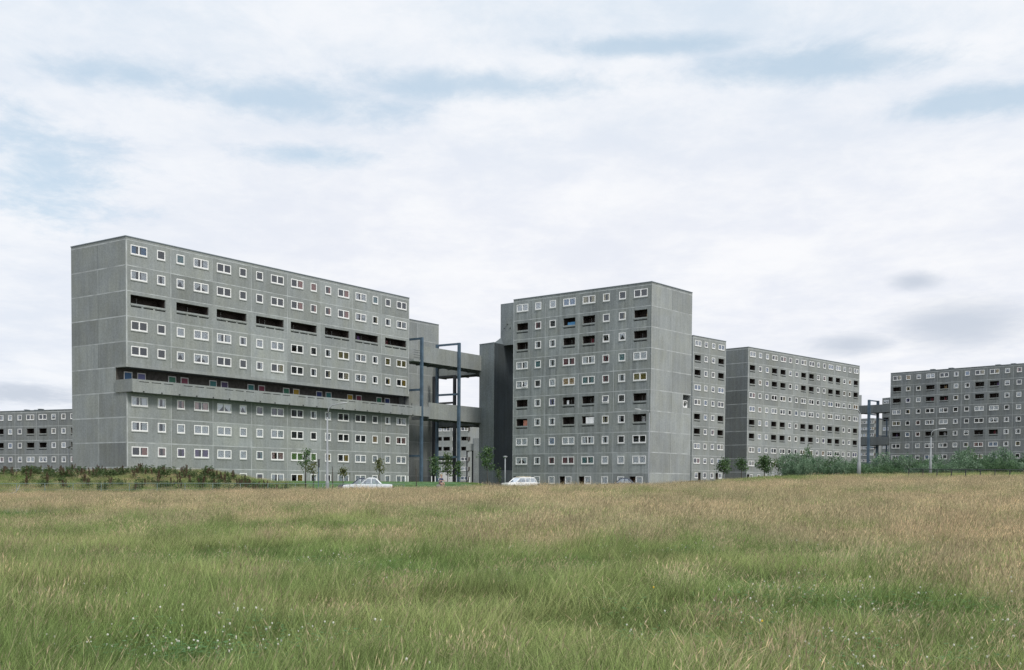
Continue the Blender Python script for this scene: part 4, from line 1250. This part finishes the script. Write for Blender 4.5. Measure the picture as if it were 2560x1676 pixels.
DM = [dock_mesh(300 + i) for i in range(5)]; NM = [nettle_mesh(400 + i) for i in range(4)]
GR.seed(99)
for i in range(250):
    x = -58 + 37.0 * (i + GR.random()) / 250; y = GR.uniform(91.5, 102.5) if i % 3 else GR.uniform(97.5, 101.5)
    dens = noise.noise((x * .35, 3, 0))
    if i % 2 == 0:
        root = empty('dock_plant', (x, y, ground(x, y) - .03), GR.uniform(0, 6.3)); tag(root, 'brown dock plant gone to seed on the weed bank behind the wire fence', 'weed', 'dock plants on the bank')
        s = GR.uniform(.75, 1.1) + .35 * dens; root.scale = (s * 1.5, s * 1.5, s * 1.05); k = GR.randrange(5)
        link_mesh('seed_stalks', DM[k][0], root); link_mesh('leaves', DM[k][1], root)
    else:
        root = empty('nettle_clump', (x, y, ground(x, y) - .03), GR.uniform(0, 6.3)); tag(root, 'green nettle clump among the brown docks on the weed bank', 'weed', 'nettles on the bank')
        s = GR.uniform(.7, 1.05); root.scale = (s * 1.5, s * 1.5, s); k = GR.randrange(4)
        link_mesh('leaves', NM[k][0], root); link_mesh('stems', NM[k][1], root)

# ------------------------------------------------------------------ fences
def fence(label, p0, p1, n, h, mat, pick, pr=.025):
    root = empty('wire_fence', p0); tag(root, label, 'fence'); inv = -Vector(p0)
    P_ = [Vector((p0[0] + (p1[0] - p0[0]) * i / n, p0[1] + (p1[1] - p0[1]) * i / n, 0)) for i in range(n + 1)]
    for p in P_: p.z = ground(p.x, p.y, False)
    for p in P_:
        b = MB(); b.tube([p - Vector((0, 0, .2)), p + Vector((0, 0, h + .02))], pr, M[mat], 6); b.build('post', root, loc=inv)
    b = MB()
    b.tube([p + Vector((0, 0, h)) for p in P_], pr * .7, M[mat], 5); b.build('top_rail', root, loc=inv)
    b = MB()
    for z in ((.06, h * .5) if pick else (.3, .6, h - .12)): b.tube([p + Vector((0, 0, z)) for p in P_], .008, M[mat], 4)
    if pick:
        for i in range(n):
            for k in range(1, pick): q = P_[i].lerp(P_[i + 1], k / pick); b.tube([q + Vector((0, 0, .07)), q + Vector((0, 0, h - .01))], .0055, M[mat], 3, 1, False)
    b.build('infill', root, loc=inv)
    return root


f0, f1 = at(-30, 1212, 88), at(1010, 1212, 90.5)
fence('long low pale green railing in front of the weed bank and the grass verge', (f0.x, f0.y, ground(f0.x, f0.y)), (f1.x, f1.y, ground(f1.x, f1.y)), 15, 1.05, 'rail', 12, .03)
f0, f1 = at(2272, 1195, 88), at(2600, 1195, 84)
fence('dark post and wire fence in front of the willow shrubs', (f0.x, f0.y, ground(f0.x, f0.y)), (f1.x, f1.y, ground(f1.x, f1.y)), 9, .85, 'black', 0, .045)
hs = at(15, 1226, 87.4); b = MB()
b.tube([(0, 0, 0), (.35, 0, .02), (.7, .02, .12), (.95, .02, .42), (1.05, .02, .72)], [.04, .04, .035, .03, .03], M['sill'], 7)
o = b.build('bent_pipe'); o.location = (hs.x + .05, hs.y, ground(hs.x, hs.y) + .28); tag(o, 'white bent pipe leaning on the pale railing at the far left', 'pipe')

# ------------------------------------------------------------------ street lamps, posts and signs
def street_lamp(label, px, py_top, Y, arm, mat='pole', r=.10, rise=.35):
    p = at(px, py_top, Y); z0 = ground(p.x, p.y); h = p.z - z0
    root = empty('street_lamp', (p.x, p.y, z0)); tag(root, label, 'street lamp', 'tall street lamps')
    b = MB(); s = 1 if arm[0] > 0 else -1
    b.tube([(0, 0, -.2), (0, 0, 1.3), (0, 0, 1.45), (0, 0, h - .9 * rise)], [r * 1.5, r * 1.45, r, r * .62], M[mat], 10); b.build('column', root, True)
    b = MB(); ax, ay = arm
    b.tube([(0, 0, h - .9 * rise - .01), (ax * .12, ay * .12, h - .25 * rise), (ax * .4, ay * .4, h - .02), (ax, ay, h + .10 * rise)], [r * .6, r * .5, r * .45, r * .40], M[mat], 8); b.build('arm', root, True)
    b = MB(); L_ = math.hypot(ax, ay); e = Vector((ax / L_, ay / L_, 0.1)); q = Vector((ax, ay, h + .10 * rise))
    b.tube([q, q + e * .10, q + e * .35, q + e * .62, q + e * .72], [.035, .06, .07, .055, .02], M['lamp'], 8); b.build('lantern', root, True)
    return root


street_lamp('tall grey street lamp with its arm reaching right, in front of the long block', 818.5, 1013, 93, (1.05, -.15), r=.105, rise=1.15)
street_lamp('tall street lamp with a thick column and arm reaching left, among the willow shrubs', 2150, 1024, 97, (-1.15, -.1), r=.12, rise=.4)
street_lamp('smaller street lamp with a short raised arm, in front of the far right block', 2328, 1076, 98, (.55, -.1), r=.085, rise=.7)
street_lamp('pale street lamp standing against the corner of the middle block', 1623.5, 1026, 112, (-.85, -.1), r=.07, rise=.3)


def post_lamp(label, px, py_top, Y, r=.05):
    p = at(px, py_top, Y); z0 = ground(p.x, p.y); h = p.z - z0
    root = empty('post_top_lamp', (p.x, p.y, z0)); tag(root, label, 'lamp post', 'post top lamps')
    b = MB(); b.tube([(0, 0, -.2), (0, 0, h - .24)], [r * 1.2, r], M['pole'], 8); b.build('column', root, True)
    b = MB(); b.tube([(0, 0, h - .24), (0, 0, h - .12), (0, 0, h - .05), (0, 0, h)], [.07, .22, .28, .16], M['lamp'], 12); b.build('lantern', root, True)
    b = MB(); b.tube([(0, 0, h + .002), (0, 0, h + .05)], [.26, .10], M['pole'], 12); b.build('cap', root, True)


post_lamp('mushroom headed lamp post at the left edge of the long block', 172, 1116, 124)
post_lamp('mushroom headed lamp post in front of the blackened stair tower side', 1263, 1141, 130, .065)
# dark sign on a blue post, and bare stakes
p = at(796, 1150, 104); z0 = ground(p.x, p.y); h = p.z - z0
root = empty('sign_post', (p.x, p.y, z0)); tag(root, 'thin blue post with a tall narrow dark sign board, left of the lamp post', 'sign')
b = MB(); b.tube([(0, 0, -.2), (0, 0, h)], .045, M['blue'], 8); b.build('post', root)
b = MB(); b.cbox((.055, -.085, h - .37), (.16, .06, .72), M['black']); b.cbox((.055, -.085, h + .02), (.26, .07, .05), M['black']); b.build('sign_board', root)
for px, top_, lab in ((831.5, 1167, 'bare dark stake with a bushy foot, right of the tall lamp post'), (1041, 1173, 'bare thin stake on the grass, right of the white saloon car')):
    p = at(px, top_, 100); z0 = ground(p.x, p.y); h = p.z - z0
    root = empty('tree_stake', (p.x, p.y, z0)); tag(root, lab, 'stake')
    b = MB(); b.tube([(0.03, 0, -.1), (0, 0, h * .5), (-.02, 0, h)], [.05, .04, .03], M['bark'], 6); b.build('stake', root)
    b = MB()
    for _ in range(60): leafquad(b, Vector((GR.gauss(0, .09), GR.gauss(0, .09), abs(GR.gauss(.15, .18)))), .12, .04, rand_dir(), M['leaf'], GR.random())
    b.build('foot_leaves', root)
for px, Y in ((1013, 118), (1020, 121), (1079, 128), (1088, 131), (1174, 134)):
    p = at(px, 1195, Y); z0 = ground(p.x, p.y); b = MB(); b.tube([(0, 0, -.1), (0, 0, .72)], .045, M['cur_white'], 6); b.tube([(0, 0, .722), (0, 0, .80)], [.05, .02], M['black'], 6)
    o = b.build('bollard'); o.location = (p.x, p.y, z0); tag(o, 'short white bollard on the green verge below the footbridges', 'bollard', 'bollards on the verge')

# ------------------------------------------------------------------ cars
def paint(name, col):
    m, t, b_ = newmat(name); b_.inputs['Base Color'].default_value = (*col, 1); b_.inputs['Roughness'].default_value = .35
    b_.inputs['Coat Weight'].default_value = .6; b_.inputs['Coat Roughness'].default_value = .08
    return m


M['tyre'] = plain('tyre_rubber', (.02, .02, .02), .9); M['chrome'] = plain('chrome', (.6, .6, .6), .2, 1.0); M['amber'] = plain('lamp_red', (.5, .04, .03), .3)
M['trim'] = plain('dark_car_inside', (.05, .05, .055), .8)


def car(label, loc, rz, pm, L_=4.2, W_=1.58, bonnet=1.25, boot=.85, estate=False, hgt=1.38, dark_roof=None):
    """a 1970s car, front towards local -x. Body lofted from cross sections, cabin with pillars and glass"""
    root = empty('parked_car', loc, rz); tag(root, label, 'car', 'cars parked along the roads')
    hw = W_ / 2; x0 = -L_ / 2; xb = x0 + bonnet; xe = L_ / 2 - (0.12 if estate else boot)
    zb, zw = .26, .86
    secs = [(x0, .42, .70, hw * .80), (x0 + .06, .32, .76, hw * .92), (x0 + .35, .26, .80, hw * .98), (xb - .1, .24, .86, hw), (0, .24, .88, hw), (xe, .24, .88, hw), (L_ / 2 - .35, .26, .86, hw * .98), (L_ / 2 - .05, .34, .84, hw * .93), (L_ / 2, .44, .78, hw * .84)]
    b = MB(); rings = []
    for x, z0, z1, q in secs:
        prof = [(-q * .90, z0), (-q, z0 + .12), (-q * 1.02, (z0 + z1) / 2), (-q * .985, z1 - .07), (-q * .90, z1), (0, z1 + .025), (q * .90, z1), (q * .985, z1 - .07), (q * 1.02, (z0 + z1) / 2), (q, z0 + .12), (q * .90, z0)]
        rings.append([Vector((x, yy, zz_)) for yy, zz_ in prof])
    for i in range(len(rings) - 1):
        for k in range(len(rings[0])):
            k2 = (k + 1) % len(rings[0]); b.face([rings[i][k2], rings[i][k], rings[i + 1][k], rings[i + 1][k2]], pm)
    b.face(rings[0], pm); b.face(rings[-1][::-1], pm)
    # cabin: pillars and roof
    zr = hgt; fx0, fx1 = xb, xb + .62; rx1, rx0 = xe, xe - (.28 if estate else .50); ti = hw * .80; bo = hw * .93; zb2 = .875
    rm = M[dark_roof] if dark_roof else pm
    top = [(fx1, -ti), (rx0, -ti), (rx0, ti), (fx1, ti)]
    b.face([Vector((x, y, zr - .02)) for x, y in top][::-1], M['trim'])
    mid = [(fx1 + .12, -ti * .9), (rx0 - .12, -ti * .9), (rx0 - .12, ti * .9), (fx1 + .12, ti * .9)]
    for i in range(4):
        j = (i + 1) % 4; b.face([Vector((*top[i], zr)), Vector((*top[j], zr)), Vector((*mid[j], zr + .05)), Vector((*mid[i], zr + .05))], rm)
        b.face([Vector((*top[i], zr - .06)), Vector((*top[j], zr - .06)), Vector((*top[j], zr)), Vector((*top[i], zr))], rm)
    b.face([Vector((*m_, zr + .05)) for m_ in mid], rm)
    for s in (-1, 1):
        pl = [((fx0, bo), (fx1, ti)), ((rx1, bo), (rx0, ti))]
        mids = [.5] if not estate else [.36, .68]
        for f in mids:
            xm = fx1 + (rx0 - fx1) * f; pl.append(((xm - .02, bo), (xm, ti)))
        for (xa, ya), (xc, yc) in pl: b.tube([(xa, ya * s, zb2 - .03), (xc, yc * s, zr - .03)], .045, pm, 6)
    b.build('body', root)
    g = MB(); e = .02
    g.face([(fx0 + e, -bo * .93, zb2), (fx0 + e, bo * .93, zb2), (fx1, ti * .94, zr - .06), (fx1, -ti * .94, zr - .06)], M['carglass'])
    g.build('windscreen', root)
    g = MB(); g.face([(rx1 - e, bo * .93, zb2), (rx1 - e, -bo * .93, zb2), (rx0, -ti * .94, zr - .06), (rx0, ti * .94, zr - .06)], M['carglass']); g.build('rear_window', root)
    for s in (-1, 1):
        g = MB(); g.face([(fx0 + .06, bo * s, zb2), (rx1 - .06, bo * s, zb2), (rx0, ti * s, zr - .06), (fx1, ti * s, zr - .06)][::s], M['carglass']); g.build('side_window', root)
        lp = MB(); lp.tube([(x0 - .02, s * hw * .66, .60), (x0 + .06, s * hw * .66, .60)], [.085, .095], M['lamp'], 10); lp.build('headlight', root)
        lp = MB(); lp.cbox((L_ / 2 - .005, s * hw * .66, .66), (.05, .26, .12), M['amber']); lp.build('tail_light', root)
    for x in (x0 - .04, L_ / 2 + .03):
        g = MB(); g.cbox((x, 0, .46), (.08, W_ * .95, .10), M['chrome']); g.build('bumper', root)
    g = MB()
    for xs_ in ((x0 + .78), (L_ / 2 - .85)):
        for s in (-1, 1):
            wv = MB(); wv.tube([(xs_, s * (hw - .14), .30), (xs_, s * (hw + .035), .30)], .30, M['tyre'], 16); wo_ = wv.build('wheel', root)
            wv = MB(); wv.tube([(xs_, s * (hw + .036), .30), (xs_, s * (hw + .05), .30)], [.17, .12], M['chrome'], 12); wv.build('rim', wo_)
    sv = MB(); sv.cbox((.05, 0, .80), (1.5, W_ * .82, .10), M['trim'])
    for x in (-.25, .75): sv.cbox((x, 0, .95), (.14, W_ * .7, .42), M['trim'])
    sv.build('seats', root)
    return root


M['p_white'] = paint('car_paint_ice_white', (.66, .70, .73)); M['p_white2'] = paint('car_paint_white', (.80, .80, .79)); M['p_navy'] = paint('car_paint_navy', (.03, .04, .07)); M['p_silver'] = paint('car_paint_silver', (.45, .46, .50))


def place(px, py_roof, Y, hgt): 
    p = at(px, py_roof, Y); return (p.x, p.y, p.z - hgt - .05)


car('pale white saloon car seen from the side above the grass, below the long block', place(920, 1194.5, 94.5, 1.38), math.radians(4), M['p_white'], 4.25, bonnet=1.5, boot=.95)
c2 = car('white estate car with a roof rack, in front of the middle block', place(1299, 1193.5, 124, 1.40), math.radians(34), M['p_white2'], 4.1, bonnet=1.1, estate=True, hgt=1.40)
b = MB()
for y in (-.5, .5): b.tube([(-.1, y, 1.52), (1.2, y, 1.52)], .02, M['cur_cream'], 5)
for x in (-.1, .35, .8, 1.2): b.tube([(x, -.55, 1.525), (x, .55, 1.525)], .02, M['cur_cream'], 5)
for x in (.0, 1.1):
    for y in (-.5, .5): b.tube([(x, y, 1.44), (x, y, 1.52)], .02, M['chrome'], 5)
b.build('roof_rack', c2)
car('dark navy car with only its roof and windows showing over the grass', place(1557, 1195.5, 122, 1.36), math.radians(-14), M['p_navy'], 4.0)
car('dark car almost hidden by the grass in front of the dark gable', place(1853, 1198.5, 168, 1.34), math.radians(20), M['p_navy'], 3.9)
car('silver car almost hidden by the grass, right of the dark one', place(1878, 1198.2, 172, 1.36), math.radians(-10), M['p_silver'], 4.0)
car('dark car mostly hidden behind the pale white saloon', place(899, 1197.5, 99.5, 1.30), math.radians(3), M['p_navy'], 3.8)

# ------------------------------------------------------------------ washing hung on balconies
def washing(label, px, py, Y, wv, hv, mat, fc):
    b = MB(); n = 8
    for i in range(n):
        a, c = i / n, (i + 1) / n; ya, yc = .03 * math.sin(a * 9), .03 * math.sin(c * 9)
        b.face([(wv * (a - .5), ya, -hv), (wv * (c - .5), yc, -hv), (wv * (c - .5), yc * .3, 0), (wv * (a - .5), ya * .3, 0)], M['cur_' + mat])
    o = b.build('washing'); o.location = at(px, py, Y); o.rotation_euler = (0, 0, fc.rz); tag(o, label, 'washing', 'washing hung on balconies')


def on_face(fc, u, z, out): return fc.p(u, z, out)


def hang(label, fc, u, row, wv, hv, mat, dz=.15, out=-.12):
    zt = (10 - row) * H
    b = MB(); n = 8
    for i in range(n):
        a, c = i / n, (i + 1) / n; ya, yc = .03 * math.sin(a * 9), .03 * math.sin(c * 9)
        b.face([(wv * (a - .5), ya, -hv), (wv * (c - .5), yc, -hv), (wv * (c - .5), yc * .3, 0), (wv * (a - .5), ya * .3, 0)], M['cur_' + mat])
    o = b.build('washing'); o.location = fc.p(u, zt - dz * H - .06, out); o.rotation_euler = (0, 0, fc.rz); tag(o, label, 'washing', 'washing hung on balconies')


PB = B_L / 4
hang('big white sheet hung across a lower balcony of the middle block', frB, 2 * PB + .36 * PB, 6, 1.6, .98, 'white', .17, -.06)
hang('blue washing hung in an upper balcony of the middle block', frB, 1 * PB + .74 * PB, 1, 1.2, .42, 'blue', .33, -.3)
hang('orange pink washing in the lowest left balcony of the middle block', frB, .36 * PB, 6, .7, .8, 'pink', .2, -.3)
hang('narrow white washing in a middle balcony of the middle block', frB, 1 * PB + .66 * PB, 5, .35, .6, 'white', .28, -.3)

# ------------------------------------------------------------------ the child on the verge
def person(loc, rz):
    """a seated child with bent bare knees, leaning forward: one skinned body, hair and clothes as its children"""
    joints = [  # x forward is -y, z up; (name, pos, radius, parent)
        ('pelvis', (0, 0, .50), .115, None), ('waist', (0, -.03, .64), .105, 0), ('chest', (0, -.08, .82), .125, 1), ('neck', (0, -.11, .97), .05, 2), ('head0', (0, -.13, 1.05), .075, 3),
        ('head1', (0, -.135, 1.14), .092, 4), ('head2', (0, -.125, 1.22), .070, 5),
        ('shl', (.15, -.09, .91), .052, 2), ('ell', (.21, -.19, .73), .038, 7), ('wrl', (.13, -.40, .70), .028, 8),
        ('shr', (-.15, -.09, .91), .052, 2), ('elr', (-.21, -.19, .73), .038, 10), ('wrr', (-.13, -.40, .70), .028, 11),
        ('hil', (.08, -.03, .48), .085, 0), ('knl', (.12, -.36, .52), .058, 13), ('anl', (.10, -.30, .14), .038, 14), ('tol', (.10, -.46, .06), .034, 15),
        ('hir', (-.08, -.03, .48), .085, 0), ('knr', (-.12, -.34, .44), .058, 17), ('anr', (-.10, -.20, .10), .038, 18), ('tor', (-.10, -.36, .05), .034, 19)]
    for s, w_ in ((1, 9), (-1, 12)):
        palm = len(joints); joints.append(('palm', (s * .115, -.455, .70), .028, w_))
        for k in range(4):
            bx_ = s * (.135 - .016 * k); ln = (.045, .052, .050, .040)[k]
            a = len(joints); joints.append(('f', (bx_, -.485, .698), .0095, palm)); joints.append(('f', (bx_, -.485 - ln * .6, .690), .0088, a)); joints.append(('f', (bx_, -.485 - ln, .668), .0080, a + 1))
        a = len(joints); joints.append(('t', (s * .085, -.455, .692), .0105, palm)); joints.append(('t', (s * .072, -.487, .680), .009, a))
    me = bpy.data.meshes.new('person')
    me.from_pydata([j[1] for j in joints], [(j[3], i) for i, j in enumerate(joints) if j[3] is not None], [])
    me.materials.append(M['skin'])
    o = link_mesh('person', me); o.location = loc; o.rotation_euler = (0, 0, rz); tag(o, 'child in a dark blue top and shorts with bare knees, sitting on the verge', 'person')
    sk = o.modifiers.new('skin', 'SKIN'); sk.use_smooth_shade = True
    for i, j in enumerate(joints):
        v = me.skin_vertices[0].data[i]; v.radius = (j[2], j[2]); v.use_root = (i == 0)
    ss = o.modifiers.new('smooth', 'SUBSURF'); ss.levels = ss.render_levels = 1

    def garment(name, chain, mat):
        m2 = bpy.data.meshes.new(name); m2.from_pydata([c[0] for c in chain], [(c[2], i) for i, c in enumerate(chain) if c[2] is not None], []); m2.materials.append(mat)
        g = link_mesh(name, m2, o); k = g.modifiers.new('skin', 'SKIN'); k.use_smooth_shade = True
        for i, c in enumerate(chain):
            v = m2.skin_vertices[0].data[i]; v.radius = (c[1], c[1]); v.use_root = (i == 0)
        u = g.modifiers.new('smooth', 'SUBSURF'); u.levels = u.render_levels = 1
    garment('jumper', [((0, -.02, .55), .128, None), ((0, -.03, .64), .122, 0), ((0, -.08, .82), .142, 1), ((0, -.10, .93), .075, 2), ((.15, -.09, .91), .066, 2), ((.205, -.18, .74), .052, 4), ((-.15, -.09, .91), .066, 2), ((-.205, -.18, .74), .052, 6)], M['cloth_navy'])
    garment('shorts', [((0, 0, .50), .128, None), ((.085, -.05, .485), .098, 0), ((.105, -.22, .505), .085, 1), ((-.085, -.05, .475), .098, 0), ((-.105, -.20, .455), .085, 3)], M['cloth_grey'])
    hb = MB()
    for i in range(7):
        for k in range(12):
            t0, t1 = math.pi * .62 * i / 7, math.pi * .62 * (i + 1) / 7; a0, a1 = 2 * math.pi * k / 12, 2 * math.pi * (k + 1) / 12
            f = lambda t, a: Vector((.112 * math.sin(t) * math.cos(a), -.118 + .118 * math.sin(t) * math.sin(a), 1.165 + .125 * math.cos(t)))
            q = [f(t0, a0), f(t0, a1), f(t1, a1), f(t1, a0)]
            if sum(v.y for v in q) / 4 < -.185 and sum(v.z for v in q) / 4 < 1.19: continue
            hb.face(q[::-1] if i else q[1:][::-1], M['hair'])
    hb.build('hair', o, True)
    fb = MB()
    for s in (-1, 1): fb.cbox((s * .034, -.226, 1.145), (.018, .012, .012), M['black'])
    fb.cbox((0, -.232, 1.115), (.02, .03, .03), M['skin']); fb.cbox((0, -.222, 1.082), (.045, .01, .010), M['cur_maroon']); fb.build('face', o)


M['skin'] = plain('skin', (.48, .31, .24), .55); M['cloth_navy'] = plain('navy_knit', (.04, .05, .11), .9); M['cloth_grey'] = plain('grey_cloth', (.18, .12, .14), .9); M['hair'] = plain('fair_hair', (.40, .29, .19), .7)
p = at(1101, 1187.5, 97.0)
person((p.x, p.y, p.z - 1.24), math.radians(52))
ps = bpy.data.objects.get('person')
b = MB(); b.cbox((0, .06, .19), (.5, .36, .38), M['kerb']); o = b.build('concrete_block'); o.location = ps.location; o.rotation_euler = ps.rotation_euler; tag(o, 'low concrete block the child sits on at the edge of the verge', 'block')
